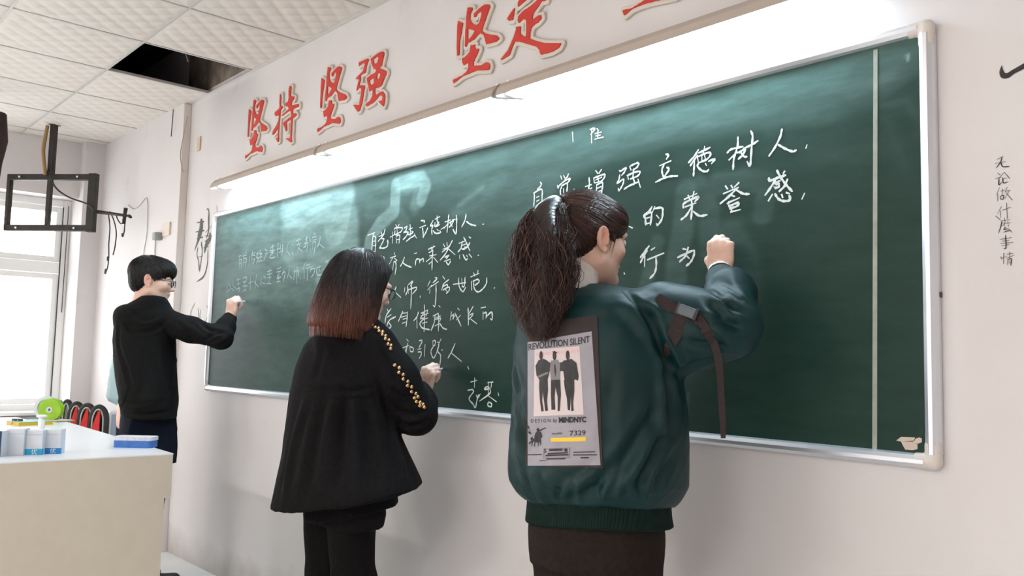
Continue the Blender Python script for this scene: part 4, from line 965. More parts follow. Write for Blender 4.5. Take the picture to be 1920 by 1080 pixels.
def make_hand(right=True, grip=True):
    """wrist at the origin, knuckles towards +z, fingers curl towards +y, thumb at -x for a right hand"""
    v = Vol((-.065, -.04, -.11), (.062, .105, .15), .0024)
    v.ell((0, .004, .048), (.039, .0155, .048), 0); v.ell((.0, .002, .072), (.041, .0135, .022), .012)
    v.ell((-.020, .012, .028), (.020, .017, .030), .012); v.ell((.024, .010, .034), (.014, .014, .034), .01)
    for (x, z, L, c0, c1, c2, r) in ((-.029, .084, (.043, .026, .020), *((52, 112, 128) if grip else (14, 30, 42)), .0092), (-.0095, .089, (.046, .029, .021), *((60, 128, 158) if grip else (18, 38, 52)), .0095),
                                      (.0105, .086, (.042, .027, .021), *((68, 142, 182) if grip else (22, 44, 60)), .0090), (.029, .079, (.034, .021, .018), *((74, 150, 190) if grip else (26, 50, 66)), .0080)):
        p = np.array([x, .0, z]); v.ell(p+[0, -.002, -.001], (r*1.08, r*1.0, r*1.15), .006)
        fan = x*(.0 if grip else .12)
        for j, (l, a) in enumerate(zip(L, (c0, c1, c2))):
            a = math.radians(a); q = p+np.array([(-x*.20*l/.04 if grip else fan), math.sin(a)*l, math.cos(a)*l])
            ra, rb = r*(1-.07*j), r*(1-.07*(j+1)-(.08 if j == 2 else 0))
            v.rc(p, q, ra, rb, .0035 if j else .005); p = q
    T = [(-.026, .010, .016, .0135), (-.043, .026, .040, .0120), (-.040, .046, .062, .0105), (-.029, .060, .073, .0088)] if grip else [(-.026, .008, .016, .0135), (-.048, .016, .040, .0118), (-.058, .026, .064, .0100), (-.061, .032, .084, .0082)]
    for p, q in zip(T[:-1], T[1:]): v.rc(p[:3], q[:3], p[3], q[3], .006)
    v.ell((0, 0, -.002), (.027, .020, .03), .012); v.ell((0, 0, -.05), (.028, .022, .055), .015); v.ell((0, 0, -.09), (.032, .026, .04), .015)
    # tendon grooves between the knuckles on the back of the hand
    for x in (-.019, .0005, .020): v.rc((x, -.016, .088), (x*.6, -.0155, .05), .0032, .0015, .006, 'sub')
    V, F = v.mesh(1)
    C = np.tile(SKIN, (len(V), 1)); m = np.clip((V[:, 2]-.07)/.03, 0, 1)[:, None]; C = C*(1-m)+PALE*m
    if not right: V = V*[-1, 1, 1]; F = F[:, ::-1]
    return V, F, C
HR = make_hand(True, True); HL = make_hand(False, False)
def hand_frame(updir, palmdir):
    z = np.array(updir, float); z /= np.linalg.norm(z); y = np.array(palmdir, float); y -= z*(y@z); y /= np.linalg.norm(y); return np.stack([np.cross(y, z), y, z], 1)

def core_body(cx, cy, yaw, ztop, hip_z, arms, legs, sh=.15):
    """rough body under the clothes (trunk, arms, legs in one volume)"""
    lo = np.min([np.array(p[:3]) for p in arms[0]+arms[1]+legs[0]+legs[1]]+[np.array((cx-.2, cy-.15, .05))], 0)-.1
    hi = np.max([np.array(p[:3]) for p in arms[0]+arms[1]+legs[0]+legs[1]]+[np.array((cx+.2, cy+.15, ztop))], 0)+.1
    v = Vol(lo, hi, .012); b = math.radians(yaw)
    v.secs([(hip_z-.1, cx, cy, .14, .10), (hip_z, cx, cy, .15, .11), (hip_z+.15, cx, cy, .12, .09), (ztop-.18, cx, cy, .14, .10), (ztop-.06, cx, cy, .12, .075), (ztop, cx, cy, .05, .05)], .02, rot=-b)
    for ch in arms+legs: v.chain([p for p in ch], .03)
    V, F = v.mesh(1); return V, F, np.tile(SKIN, (len(V), 1))
def join(parts, origin):
    Vs, Fs, Cs = [], [], []; n = 0
    for V, F, C in parts: Vs.append(V); Fs.append(F+n); Cs.append(C); n += len(V)
    return np.concatenate(Vs)-origin, np.concatenate(Fs), np.concatenate(Cs)
def vnormals(V, F):
    n = np.cross(V[F[:, 2]]-V[F[:, 0]], V[F[:, 3]]-V[F[:, 1]]); N = np.zeros_like(V)
    for k in range(4): np.add.at(N, F[:, k], n)
    return N/(np.linalg.norm(N, axis=1, keepdims=True)+1e-12)
def cloth(name, v, m, parent, origin, smooth=2, noise=0.0, nscale=18, creases=(), aniso=(1, 1, 1), hemdrop=None):
    """mesh the garment, then press creases (amp<0) and folds (amp>0) into its surface"""
    V, F = v.mesh(smooth); N = vnormals(V, F); disp = np.zeros(len(V))
    if noise:
        for o_, (sc_, am) in enumerate(((nscale, 1), (nscale*2.1, .55))):
            a = sum(np.sin((V*np.array(aniso))@rng.normal(0, sc_, 3)+rng.uniform(0, 6.28)) for _ in range(4))/2.2
            b = sum(np.sin((V*np.array(aniso))@rng.normal(0, sc_*.7, 3)+rng.uniform(0, 6.28)) for _ in range(3))/2
            disp += noise*am*(np.exp(-(a/.30)**2)*(.5+.5*np.clip(b, -1, 1))*1.6-.4)
    if creases:
        b0 = BVHTree.FromPolygons([tuple(p) for p in V], [tuple(int(i) for i in f) for f in F])
        for (pix, am, w) in creases:
            P = []
            for (x, y) in smoothpath([np.array(q, float) for q in pix], 5):
                h, _, _, _ = b0.ray_cast(Vector(CAM), Vector(ray(x, y)).normalized())
                if h is not None: P.append(np.array(h))
            if len(P) < 2: continue
            P = np.array(P); lo = P.min(0)-3*w; hi = P.max(0)+3*w; idx = np.nonzero(((V > lo) & (V < hi)).all(1))[0]; Q = V[idx]; D = np.full(len(idx), 9.0); T = np.zeros(len(idx))
            for k, (a, b) in enumerate(zip(P[:-1], P[1:])):
                d = b-a; t = np.clip(((Q-a)@d)/(d@d+1e-12), 0, 1); dd = np.linalg.norm(Q-a-t[:, None]*d, axis=1); m_ = dd < D; D[m_] = dd[m_]; T[m_] = (k+t[m_])/(len(P)-1)
            env = np.clip(np.sin(np.pi*np.clip(T, .04, .96))*1.5, 0, 1)
            disp[idx] += am*env*(np.exp(-(D/w)**2)-.45*np.exp(-((D-2.0*w)/(w*.9))**2))
    V = V+N*disp[:, None]
    if hemdrop:         # the hem sags at the sides: (z where it starts, z where it is full, quadratic, linear)
        s_ = ((V-origin)[:, 0]*_r[0]+(V-origin)[:, 1]*_r[1])/.2; wgt = np.clip((hemdrop[0]-V[:, 2])/(hemdrop[0]-hemdrop[1]), 0, 1)
        V[:, 2] -= wgt*(hemdrop[2]*s_**2-hemdrop[3]*s_)
    bv = BVHTree.FromPolygons([tuple(p) for p in V], [tuple(int(i) for i in f) for f in F])
    o = link(name, fastmesh(name, V-origin, F), m, parent); return o, bv
def sil(rows, Yc, ratio=.7, yaw=0.0):
    """torso sections from silhouette rows (row, left, right) at depth plane Yc"""
    out = []; s, c = math.sin(math.radians(yaw)), math.cos(math.radians(yaw))
    ax = abs(_r[0]*c-_r[1]*s); ay = abs(_r[0]*s+_r[1]*c)
    for (py, xl, xr) in rows:
        p = aty((xl+xr)/2, py, Yc); hw = (xr-xl)/2*proj(p)[2]/FPX; a = hw/math.hypot(ax, ay*ratio); out.append((float(p[2]), float(p[0]), float(p[1]), a, a*ratio))
    return out
def strands(name, curves, rad, m, parent, origin, cols=None):
    """bundle of hairs: curves (N,K,3) -> one mesh of three-sided tapering tubes"""
    P = np.asarray(curves); N_, K, _ = P.shape
    T = np.gradient(P, axis=1); T /= np.linalg.norm(T, axis=2, keepdims=True)+1e-9
    ref = np.tile(np.array([.31, .74, .6]), (N_, K, 1)); A = np.cross(T, ref); A /= np.linalg.norm(A, axis=2, keepdims=True)+1e-9; B = np.cross(T, A)
    r = np.asarray(rad) if hasattr(rad, '__len__') else rad*np.interp(np.linspace(0, 1, K), [0, .1, .7, 1], [.6, 1, .8, .15])
    V = np.stack([P+(A*math.cos(a)+B*math.sin(a))*r[None, :, None] for a in (0, 2.094, 4.189)], 2).reshape(-1, 3)
    I = np.arange(N_*K*3).reshape(N_, K, 3); F = []
    for a, b in ((0, 1), (1, 2), (2, 0)): F.append(np.stack([I[:, :-1, a], I[:, :-1, b], I[:, 1:, b], I[:, 1:, a]], -1).reshape(-1, 4))
    C = None if cols is None else np.repeat(np.asarray(cols).reshape(N_*K, 3), 3, 0)
    return link(name, fastmesh(name, V-origin, np.concatenate(F), C), m, parent)
def walk(V, F, bv, n, K, step, field, lift=(.001, .004), pick=None, jitter=.15):
    """hairs that creep along a surface following a direction field"""
    idx = np.arange(len(V)) if pick is None else np.nonzero(pick)[0]
    S = V[rng.choice(idx, n)]; out = []
    for s in S:
        p = Vector(s); lf = rng.uniform(*lift); L = []; jd = Vector(rng.normal(0, jitter, 3)); st = step*rng.uniform(.7, 1.2)
        for k in range(K):
            h, nn, _, _ = bv.find_nearest(p)
            if h is None: break
            q = h+nn*lf*(.35+.65*k/K); L.append(q)
            d = Vector(field(np.array(h)))+jd; d = d-nn*d.dot(nn)
            if d.length < 1e-4: d = nn.orthogonal()
            p = h+d.normalized()*st
        if len(L) == K: out.append([tuple(x) for x in L])
    return np.array(out)
def hairmat(name, rough=.38):
    m = mat(name, (30, 24, 22), rough, attr='tint', spec=.6, bump=.25, wave=(60, 'X', 3)); return m
def H2W(c, M, p): return np.asarray(p)@M.T+c
def glasses(parent, c, M, origin, thick, m):
    g = bpy.data.objects.new('glasses', None)
    bm = bmesh.new()
    for s in (-1, 1):
        ring = [H2W(c, M, (s*.034+.0245*math.cos(a), .107-.10*(.0245*math.cos(a)*s)**2*8, -.001+.0195*math.sin(a)))-origin for a in np.linspace(0, 2*math.pi, 25)]
        tube(bm, ring, thick, 6, False)
        tube(bm, [H2W(c, M, q)-origin for q in ((s*.058, .103, .007), (s*.072, .094, .009), (s*.080, .04, .008), (s*.0815, .0, .009), (s*.081, -.014, -.004))], thick*.9, 6)
    tube(bm, [H2W(c, M, q)-origin for q in ((-.0105, .108, .002), (0, .110, .005), (.0105, .108, .002))], thick, 6)
    o = bmobj('glasses', bm, m, parent, True)
    lensm = mat('lens_glass', (240, 245, 248), .02, trans=1, ior=1.05)
    for s in (-1, 1):
        bm = bmesh.new(); vs = [bm.verts.new(H2W(c, M, (s*.034+.0235*math.cos(a), .1065, -.001+.0185*math.sin(a)))-origin) for a in np.linspace(0, 2*math.pi, 21)[:-1]]
        bm.faces.new(vs); bmobj('lens', bm, lensm, o)
    return o
def eyes(parent, c, M, origin):
    ew = mat('eye_white', (228, 224, 218), .25); ei = mat('dark_iris', (40, 28, 24), .2)
    for s in (-1, 1):
        bm = bmesh.new(); bmesh.ops.create_uvsphere(bm, u_segments=16, v_segments=10, radius=.0118); bmesh.ops.translate(bm, vec=tuple(H2W(c, M, (s*.031, .0862, .004))-origin), verts=bm.verts)
        e = bmobj('eye', bm, ew, parent, True)
        bm = bmesh.new(); bmesh.ops.create_uvsphere(bm, u_segments=12, v_segments=8, radius=.0058); bmesh.ops.translate(bm, vec=tuple(H2W(c, M, (s*.031, .0925, .003))-origin), verts=bm.verts)
        bmobj('iris', bm, ei, e, True)
def shoes(parent, legs, yaw, m, sole, origin):
    b = math.radians(yaw); f = np.array([math.sin(b), math.cos(b), 0])
    for ch in legs:
        a = np.array(ch[-1][:3]); a[2] = 0
        v = Vol(a-[.16, .16, .0], a+[.16, .24, .16], .005); h = a-f*.05; t = a+f*.15
        v.rc(h+[0, 0, .042], t+[0, 0, .034], .040, .036, 0); v.rc(a+f*.05+[0, 0, .04], a+[0, 0, .11], .038, .040, .03); v.plane(a+[0, 0, .016], (0, 0, -1))
        V, F = v.mesh(1); s = link('shoe', fastmesh('shoe', V-origin, F), m, parent)
        v = Vol(a-[.16, .16, .006], a+[.16, .24, .04], .005); v.rc(h+[0, 0, .03], t+[0, 0, .03], .044, .041, 0); v.plane(a+[0, 0, .002], (0, 0, -1)); v.plane(a+[0, 0, .020], (0, 0, 1))
        V, F = v.mesh(0); link('sole', fastmesh('sole', V-origin, F), sole, s)
def rd(*p): return tuple(float(x) for q in p for x in (q if hasattr(q, '__len__') else (q,)))
def chalk_stick(w, Mh_, s, label):
    """from the pinch of thumb and finger to the board"""
    g = w+Mh_@(np.array([-.024, .064, .086])*s); p = np.array([g[0]-.004, -.0225, g[2]+.012]); d = g-p; d /= np.linalg.norm(d)
    o = tubeobj('chalk_stick', [(0, 0, 0), tuple(d*.042)], [.0042, .0048], chalkm, None, 10); o.location = tuple(p); tag(o, label, 'chalk')
    bpy.context.view_layer.update(); return o
shoem = mat('black_shoe', (28, 28, 30), .5); solem = mat('white_sole', (220, 218, 212), .6)

# ---------------------------------------------------------------- the man at the left
def build_man():
    Y0 = -.44; c = aty(286, 527, -.43); M = frame(30, -7)
    rows = [(556, 262, 312), (566, 246, 320), (580, 224, 328), (600, 213, 334), (640, 208, 334), (680, 209, 335), (720, 214, 337), (745, 220, 339), (757, 219, 338), (768, 222, 336), (784, 223, 335)]
    S = sil(rows, Y0, .72); cx, cy = S[4][1], S[4][2]; O = np.array([cx, cy, 0.0])
    t = thing('person', 'young man with black hair and glasses in a black hoodie, writing at the far left', 'person', O)
    shr = np.array([cx+.135, cy+.03, 1.385]); el = aty(415, 634, -.205); wr = aty(430, 594, -.122)
    shl = np.array([cx-.135, cy+.02, 1.36]); ell_ = np.array([cx-.18, cy+.02, 1.10]); wl = np.array([cx-.075, cy+.075, 1.00])
    legs = [[rd(cx-.085, cy, .86, .085), rd(cx-.095, cy+.02, .48, .06), rd(cx-.10, cy, .10, .042)], [rd(cx+.085, cy, .86, .085), rd(cx+.095, cy+.03, .48, .06), rd(cx+.10, cy+.03, .10, .042)]]
    arms = [[rd(shr, .045), rd(el, .035), rd(wr, .024)], [rd(shl, .045), rd(ell_, .035), rd(wl, .024)]]
    Mh = hand_frame((.02, .12, 1), (-.25, 1, -.1)); Hh = H2W(wr, Mh, HR[0]); MhL = hand_frame((1, .2, -.1), (0, -1, 0))
    body = [(H2W(c, M, HEAD[0]), HEAD[1], HEAD[2]), (Hh, HR[1], HR[2]), (H2W(wl, MhL, HL[0]), HL[1], HL[2]), core_body(cx, cy, 0, S[0][0]+.02, .92, arms, legs)]
    V, F, C = join(body, O); b = link('body', fastmesh('body', V, F, C), skinm, t)
    eyes(t, c, M, O)
    v = Vol((cx-.36, cy-.28, .82), (cx+.55, cy+.45, 1.58), .007)
    v.secs(S, 0); v.chain([rd(shr, .072), rd((shr+el)/2+[0, 0, -.004], .064), rd(el, .056)], .035); v.chain([rd(el, .056), rd((el+wr)/2, .052), rd(wr-[0, 0, .012], .040)], .02)
    v.chain([rd(shl, .062), rd(ell_, .052), rd(wl-[0, .0, -.04], .042)], .03)
    nk = H2W(c, M, (0, -.03, -.13))
    for k in range(7):    # the hood lying on the back
        a0, a1 = [math.radians(200+k_*140/7) for k_ in (k, k+1)]
        q = lambda a: (nk[0]+.088*math.cos(a), nk[1]+.085*math.sin(a)-.005, nk[2]-.035+.02*math.sin(a))
        v.rc(q(a0), q(a1), .038, .038, .02)
    v.ell((nk[0]+.01, nk[1]-.085, nk[2]-.085), (.088, .050, .070), .02)
    v.rc(H2W(c, M, (0, -.03, -.07)), nk+[0, 0, .06], .066, .066, .012, 'sub')
    v.fold([aty(300, 605, -.5), aty(322, 650, -.55), aty(330, 700, -.55)], .006, .014); v.fold([el+[.03, -.03, .03], el+[-.02, -.05, -.01], el+[-.05, -.05, -.04]], .006, .009)
    v.fold([el+[-.05, -.05, .04], el+[-.07, -.06, -.02]], .005, .009); v.fold([aty(345, 602, -.42), aty(365, 640, -.4)], .004, .01)
    for k, (yy, am) in enumerate(((752, .007), (762, -.005), (772, .005))): v.fold([aty(222, yy, -.6), aty(270, yy+4, -.62), aty(330, yy-2, -.5)], am, .009)
    v.fold([aty(235, 640, -.6), aty(245, 700, -.6), aty(232, 745, -.6)], .005, .014); v.fold([aty(275, 640, -.62), aty(285, 740, -.62)], .004, .02)
    v.fold([aty(225, 590, -.58), aty(250, 612, -.6), aty(285, 608, -.6), aty(305, 585, -.55)], .006, .009)
    hm = mat('black_knit', (17, 17, 17), .9, (23, 23, 23), 120, .5, 260, spec=.12)
    jk, bv = cloth('hoodie', v, hm, t, O, 2, .0028, 14, [
        (((300, 612), (325, 640), (338, 668)), -.008, .010), (((330, 602), (352, 625), (365, 648)), -.007, .010), (((372, 602), (392, 618), (412, 622)), -.009, .009), (((380, 640), (400, 628), (424, 622)), -.008, .008),
        (((395, 650), (415, 640), (430, 628)), .007, .010), (((345, 606), (370, 622), (395, 645)), .006, .010), (((222, 770), (275, 777), (334, 768)), -.010, .008), (((222, 757), (250, 764), (290, 760)), .006, .008),
        (((228, 600), (250, 622), (290, 618), (318, 596)), -.010, .010), (((240, 588), (262, 606), (290, 604), (308, 588)), .008, .010), (((226, 600), (222, 640), (236, 690), (250, 740)), -.007, .014), (((262, 640), (272, 700), (262, 750)), -.005, .014),
        (((300, 660), (310, 710), (325, 755)), .006, .014), (((325, 680), (318, 730), (300, 762)), -.006, .010), (((240, 720), (232, 750), (224, 765)), .006, .009)])
    v = Vol((cx-.22, cy-.2, .04), (cx+.22, cy+.22, 1.06), .009)
    J = sil([(755, 226, 331), (800, 223, 335), (840, 222, 336), (870, 224, 335)], Y0, .74)
    v.secs(J, 0)
    for ch in legs: v.chain([rd(p[:3], p[3]*k_) for p, k_ in zip(ch, (1.06, 1.35, 1.65))], .02)
    v.fold([aty(240, 800, -.55), aty(262, 840, -.55)], .004, .01)
    cloth('jeans', v, mat('navy_denim', (16, 20, 32), .85, (22, 27, 42), 160, .25, 300, spec=.15), t, O, 1, .003, 16)
    shoes(t, legs, 5, shoem, solem, O)
    # hair
    v = Vol((-.12, -.14, -.10), (.12, .13, .15), .004)
    v.ell((0, -.018, .046), (.089, .110, .088), 0); v.ell((0, -.058, -.022), (.066, .052, .050), .03); v.ell((0, .05, .07), (.070, .055, .045), .03)
    v.ell((0, .074, .058), (.056, .024, .024), .02)
    v.rc((-.2, .16, -.06), (.2, .16, -.055), .090, .090, .012, 'sub'); v.rc((-.2, .135, .012), (.2, .135, .012), .036, .036, .01, 'sub')
    for s in (-1, 1):
        v.ell((s*.088, .002, -.014), (.034, .022, .034), .006, 'sub'); v.ell((s*.09, .06, -.045), (.05, .062, .05), .01, 'sub'); v.ell((s*.085, .03, -.075), (.05, .06, .05), .01, 'sub')
    v.plane((0, 0, -.078), (0, .25, -1), .01)
    Vh, Fh = v.mesh(2)
    Vh = Vh*1.0; Vw = H2W(c, M, Vh)
    col = np.array(lin((24, 20, 20))[:3]); hm2 = hairmat('black_hair')
    h = link('hair', fastmesh('hair', Vw-O, Fh, np.tile(col, (len(Vw), 1))), hm2, t)
    bvh = BVHTree.FromPolygons([tuple(p) for p in Vh], [tuple(int(i) for i in f) for f in Fh])
    crown = np.array([0, -.045, .125])
    def fld(p):
        d = p-crown; d = d/np.linalg.norm(d)
        if p[1] > .03: d = d+np.array([0, .3, -.8])
        return d+np.array([0, 0, -.35])
    pk = (Vh[:, 2] > -.05)
    W_ = walk(Vh, Fh, bvh, 2200, 7, .0085, fld, (.0005, .0065), pk, .28)
    cc = np.clip(col[None, None]*rng.uniform(.6, 1.9, (len(W_), 1, 1)), 0, 1)*np.ones((len(W_), 7, 3))
    strands('hair_strands', H2W(c, M, W_), .0015, hm2, h, O, cc)
    glasses(t, c, M, O, .0023, mat('dark_glasses_frame', (30, 28, 30), .3))
    chalk_stick(wr, Mh, 1.0, 'short white chalk in the raised hand of the man')
build_man()

# ---------------------------------------------------------------- the woman in the middle
def build_woman():
    Y0 = -.42; c = aty(680, 537, -.41); M = frame(8, -14)
    rows = [(596, 640, 706), (606, 622, 712), (618, 598, 720), (634, 580, 728), (650, 566, 733), (690, 549, 735), (740, 537, 738), (800, 529, 750), (850, 523, 772), (900, 511, 797), (960, 498, 814)]
    S = sil(rows, Y0, .74); cx, cy = S[5][1], S[5][2]; O = np.array([cx, cy, 0.0])
    t = thing('person', 'woman with long reddish brown hair and glasses in a flared black coat with gold studs', 'person', O)
    shr = np.array([cx+.145, cy+.04, 1.262]); el = aty(783, 778, -.262); wr = aty(791, 733, -.130)
    shl = np.array([cx-.15, cy+.03, 1.25]); ell_ = np.array([cx-.20, cy+.03, .99]); wl = np.array([cx-.215, cy+.16, .80])
    hz = .80
    legs = [[rd(cx-.08, cy-.0, hz, .088), rd(cx-.085, cy+.02, .45, .058), rd(cx-.09, cy-.01, .10, .04)], [rd(cx+.08, cy, hz, .088), rd(cx+.08, cy+.03, .45, .058), rd(cx+.085, cy+.01, .10, .04)]]
    arms = [[rd(shr, .042), rd(el, .033), rd(wr, .023)], [rd(shl, .042), rd(ell_, .033), rd(wl, .023)]]
    Mh = hand_frame((.22, .22, 1), (-.15, 1, -.1)); MhL = hand_frame((.0, .12, -1), (1, 0, 0))
    hs = np.array([.95]*3)
    body = [(H2W(c, M, HEAD[0]*.96), HEAD[1], HEAD[2]), (H2W(wr, Mh, HR[0]*.94), HR[1], HR[2]), (H2W(wl, MhL, HL[0]*.92), HL[1], HL[2]), core_body(cx, cy, 0, S[0][0]+.03, .86, arms, legs)]
    V, F, C = join(body, O); link('body', fastmesh('body', V, F, C), skinm, t)
    eyes(t, c, M*.96, O)
    v = Vol((cx-.42, cy-.36, .66), (cx+.48, cy+.46, 1.42), .0085)
    v.secs(S, 0); v.chain([rd(shr, .075), rd((shr+el)/2+[.005, -.005, 0], .078), rd(el, .066)], .04); v.chain([rd(el, .066), rd((el+wr)/2+[0, 0, -.01], .060), rd(wr-[0, .01, .008], .050)], .03)
    v.chain([rd(shl, .07), rd(ell_, .06), rd(wl-[0, .03, 0], .045)], .04)
    v.rc(H2W(c, M, (0, -.04, -.20)), H2W(c, M, (0, -.035, -.135)), .082, .070, .02); v.rc(H2W(c, M, (0, -.03, -.06)), H2W(c, M, (0, -.04, -.15)), .060, .062, .006, 'sub')
    a = aty(504, 930, Y0); b = aty(795, 931, Y0); dx = b-a; n = np.cross(dx, [.743, -.669, 0]); n = n if n[2] < 0 else -n
    v.plane((a+b)/2, n, .004)
    # box pleats and hanging folds
    for (x0, x1, am, w) in ((640, 640, .010, .016), (600, 585, .008, .022), (680, 700, .008, .022), (565, 540, -.010, .022), (620, 612, -.009, .02), (660, 672, -.009, .02), (712, 745, -.010, .022), (735, 775, .008, .02)):
        v.fold([aty(x0, 735, -.62), aty((x0+x1)/2, 830, -.68), aty(x1, 950, -.72)], am, w)
    v.fold([aty(540, 722, -.55), aty(600, 728, -.66), aty(660, 730, -.68), aty(712, 722, -.6)], .006, .007)
    v.fold([shr+[.01, -.1, -.02], shr+[.0, -.12, -.12], shr+[-.01, -.12, -.22]], .008, .016)
    for k in range(4):
        q = el*(1-k*.22)+shr*(k*.22); v.fold([q+[-.05, -.075, .02], q+[.02, -.08, -.015], q+[.07, -.03, .0]], .005, .010)
    v.fold([(el+wr)/2+[-.06, -.03, 0], (el+wr)/2+[0, -.06, -.04], (el+wr)/2+[.06, -.02, -.02]], .006, .010)
    cm = mat('black_wool_coat', (17, 16, 17), .9, (24, 22, 23), 90, .4, 220, spec=.12)
    coat, bv = cloth('coat', v, cm, t, O, 2, .0025, 9, [
        (((646, 730), (640, 820), (630, 935)), -.016, .016), (((610, 735), (590, 830), (570, 945)), -.012, .018), (((680, 735), (690, 830), (705, 930)), -.012, .018), (((578, 735), (550, 830), (530, 940)), .010, .018), (((720, 740), (742, 830), (762, 915)), .010, .018), (((628, 740), (612, 830), (600, 940)), .009, .016), (((662, 740), (665, 830), (672, 935)), .009, .016),
        (((541, 722), (600, 728), (660, 731), (706, 724)), -.010, .006), (((541, 734), (600, 740), (660, 743), (706, 736)), .005, .006), (((700, 690), (722, 750), (732, 820)), -.014, .012), (((610, 640), (600, 680), (590, 715)), -.006, .012),
        (((742, 790), (765, 800), (796, 790)), -.010, .009), (((735, 760), (762, 775), (800, 770)), -.009, .008), (((722, 720), (750, 740), (775, 742)), -.008, .008), (((745, 775), (770, 790), (802, 782)), .008, .008), (((705, 640), (730, 690), (742, 720)), -.006, .009)], (1, 1, .35))
    # lower shirt hem
    v = Vol((cx-.32, cy-.3, .58), (cx+.34, cy+.3, .98), .008)
    U = sil([(850, 574, 742), (920, 568, 748), (975, 563, 753)], Y0, .76); v.secs(U, 0)
    a = aty(563, 950, Y0); b = aty(755, 948, Y0); dx = b-a; n = np.cross(dx, [.743, -.669, 0]); n = n if n[2] < 0 else -n; v.plane((a+b)/2-[0, 0, .02], n)
    for x in (590, 620, 655, 690, 725): v.fold([aty(x, 930, -.6), aty(x+3, 990, -.6)], .005, .011)
    cloth('shirt_hem', v, mat('black_cotton', (15, 14, 15), .9, (20, 19, 20), 60, .2, 200, spec=.12), t, O, 1, .004, 12, (), (1, 1, .3))
    v = Vol((cx-.26, cy-.22, .03), (cx+.26, cy+.24, .95), .009)
    v.secs(sil([(880, 592, 724), (960, 588, 728), (985, 592, 722)], Y0, .72), 0)
    for ch in legs: v.chain([rd(p[:3], p[3]*k_) for p, k_ in zip(ch, (1.05, 1.3, 1.5))], .02)
    v.fold([aty(600, 1000, -.55), aty(622, 1020, -.55), aty(640, 1050, -.55)], .005, .011)
    cloth('trousers', v, mat('black_trousers', (16, 14, 15), .85, (22, 19, 20), 60, .2, 200, spec=.12), t, O, 1, .004, 14)
    shoes(t, legs, 3, shoem, shoem, O)
    # studs, found on the coat surface
    gold = mat('gold_stud', (208, 166, 120), .28, metal=.9)
    pts = [(685, 605), (691, 608), (697, 609), (703, 614), (709, 616), (710, 621), (717, 622)]
    pts += [(700+x/8, 500+y/8) for x, y in ((130, 990), (130, 1022), (180, 1040))]
    pts += [(715+x/8, 630+y/8) for x, y in ((55, 45), (110, 65), (95, 125), (140, 145), (135, 195), (200, 440), (265, 480), (260, 550), (325, 580), (325, 645), (395, 685), (390, 745), (450, 765), (450, 835), (515, 865), (495, 930), (545, 915), (525, 985), (580, 1000), (575, 1050), (625, 1030), (640, 1070))]
    sm = None
    for (x, y) in pts:
        h, n, _, _ = bv.ray_cast(Vector(CAM), Vector(ray(x, y)))
        if h is None: continue
        if sm is None:
            bm = bmesh.new(); bmesh.ops.create_uvsphere(bm, u_segments=10, v_segments=6, radius=.0068); bmesh.ops.scale(bm, vec=(1, 1, .7), verts=bm.verts)
            sm = bpy.data.meshes.new('stud'); bm.to_mesh(sm); bm.free(); sm.materials.append(gold); sm.polygons.foreach_set('use_smooth', [True]*len(sm.polygons))
        o = bpy.data.objects.new('stud', sm); COL.objects.link(o); o.parent = coat; o.location = Vector(h)+n*.002-Vector(O); o.rotation_euler = n.to_track_quat('Z', 'Y').to_euler()
    # hair: volume then long strands over it
    v = Vol((-.16, -.18, -.26), (.16, .16, .16), .0055)
    v.secs([(-.165, 0, -.064, .114, .100), (-.145, 0, -.062, .123, .111), (-.10, 0, -.056, .122, .113), (-.03, 0, -.044, .111, .112), (.03, 0, -.030, .100, .110), (.075, 0, -.020, .082, .092), (.110, 0, -.016, .050, .064), (.126, 0, -.018, .022, .03)], 0)
    v.ell((0, -.018, .04), (.092, .108, .088), .02); v.ell((0, .085, .045), (.050, .030, .040), .02)
    v.rc((-.035, .14, -.20), (-.02, .14, .0), .085, .085, .012, 'sub'); v.rc((.035, .14, -.20), (.02, .14, .0), .085, .085, .012, 'sub'); v.rc((-.07, .125, -.23), (.07, .125, -.23), .08, .08, .012, 'sub')
    Vh, Fh = v.mesh(2); bvh = BVHTree.FromPolygons([tuple(p) for p in Vh], [tuple(int(i) for i in f) for f in Fh])
    dk = np.array(lin((30, 24, 26))[:3]); rdh = np.array(lin((104, 57, 42))[:3])
    def grad(z): k = np.clip((.005-z)/.16, 0, 1)[..., None]**1.3; return dk*(1-k)+rdh*k
    hm = hairmat('dyed_hair', .36)
    M2 = frame(8, -6); Vw = H2W(c, M2, Vh)
    h = link('hair', fastmesh('hair', Vw-O, Fh, grad(Vh[:, 2])), hm, t)
    fld = lambda p: np.array([p[0]*(2.0 if p[2] > .08 else .0), (p[1]+.02)*(2.0 if p[2] > .08 else .0), -1-.0])
    pk = Vh[:, 2] > -.09
    W_ = walk(Vh, Fh, bvh, 2400, 13, .0165, fld, (.0008, .006), pk, .07)
    # let the ends fall freely past the volume
    cc = grad(W_[:, :, 2])*rng.uniform(.55, 1.7, (len(W_), 1, 1))
    strands('hair_strands', H2W(c, M2, W_), .0013, hm, h, O, np.clip(cc, 0, 1))
    n_ = 1900; ang = rng.uniform(math.radians(175), math.radians(378), n_); L = rng.uniform(.060, .100, n_); K = 6; P = np.zeros((n_, K, 3))
    for i in range(n_):
        a, l = ang[i], L[i]; q_ = rng.uniform(.90, 1.0); bx, by = .121*q_*math.cos(a), -.060+.110*q_*math.sin(a)
        for k in range(K): f_ = k/(K-1); P[i, k] = (bx*(1+.03*f_)+rng.normal(0, .0008), by*(1-.06*f_), -.100-l*f_)
    strands('hair_ends', H2W(c, M2, P), .0013, hm, h, O, np.clip(grad(P[:, :, 2])*rng.uniform(.6, 1.6, (n_, 1, 1)), 0, 1))
    glasses(t, c, M*.97, O, .0018, mat('dark_glasses_frame', (30, 28, 30), .3))
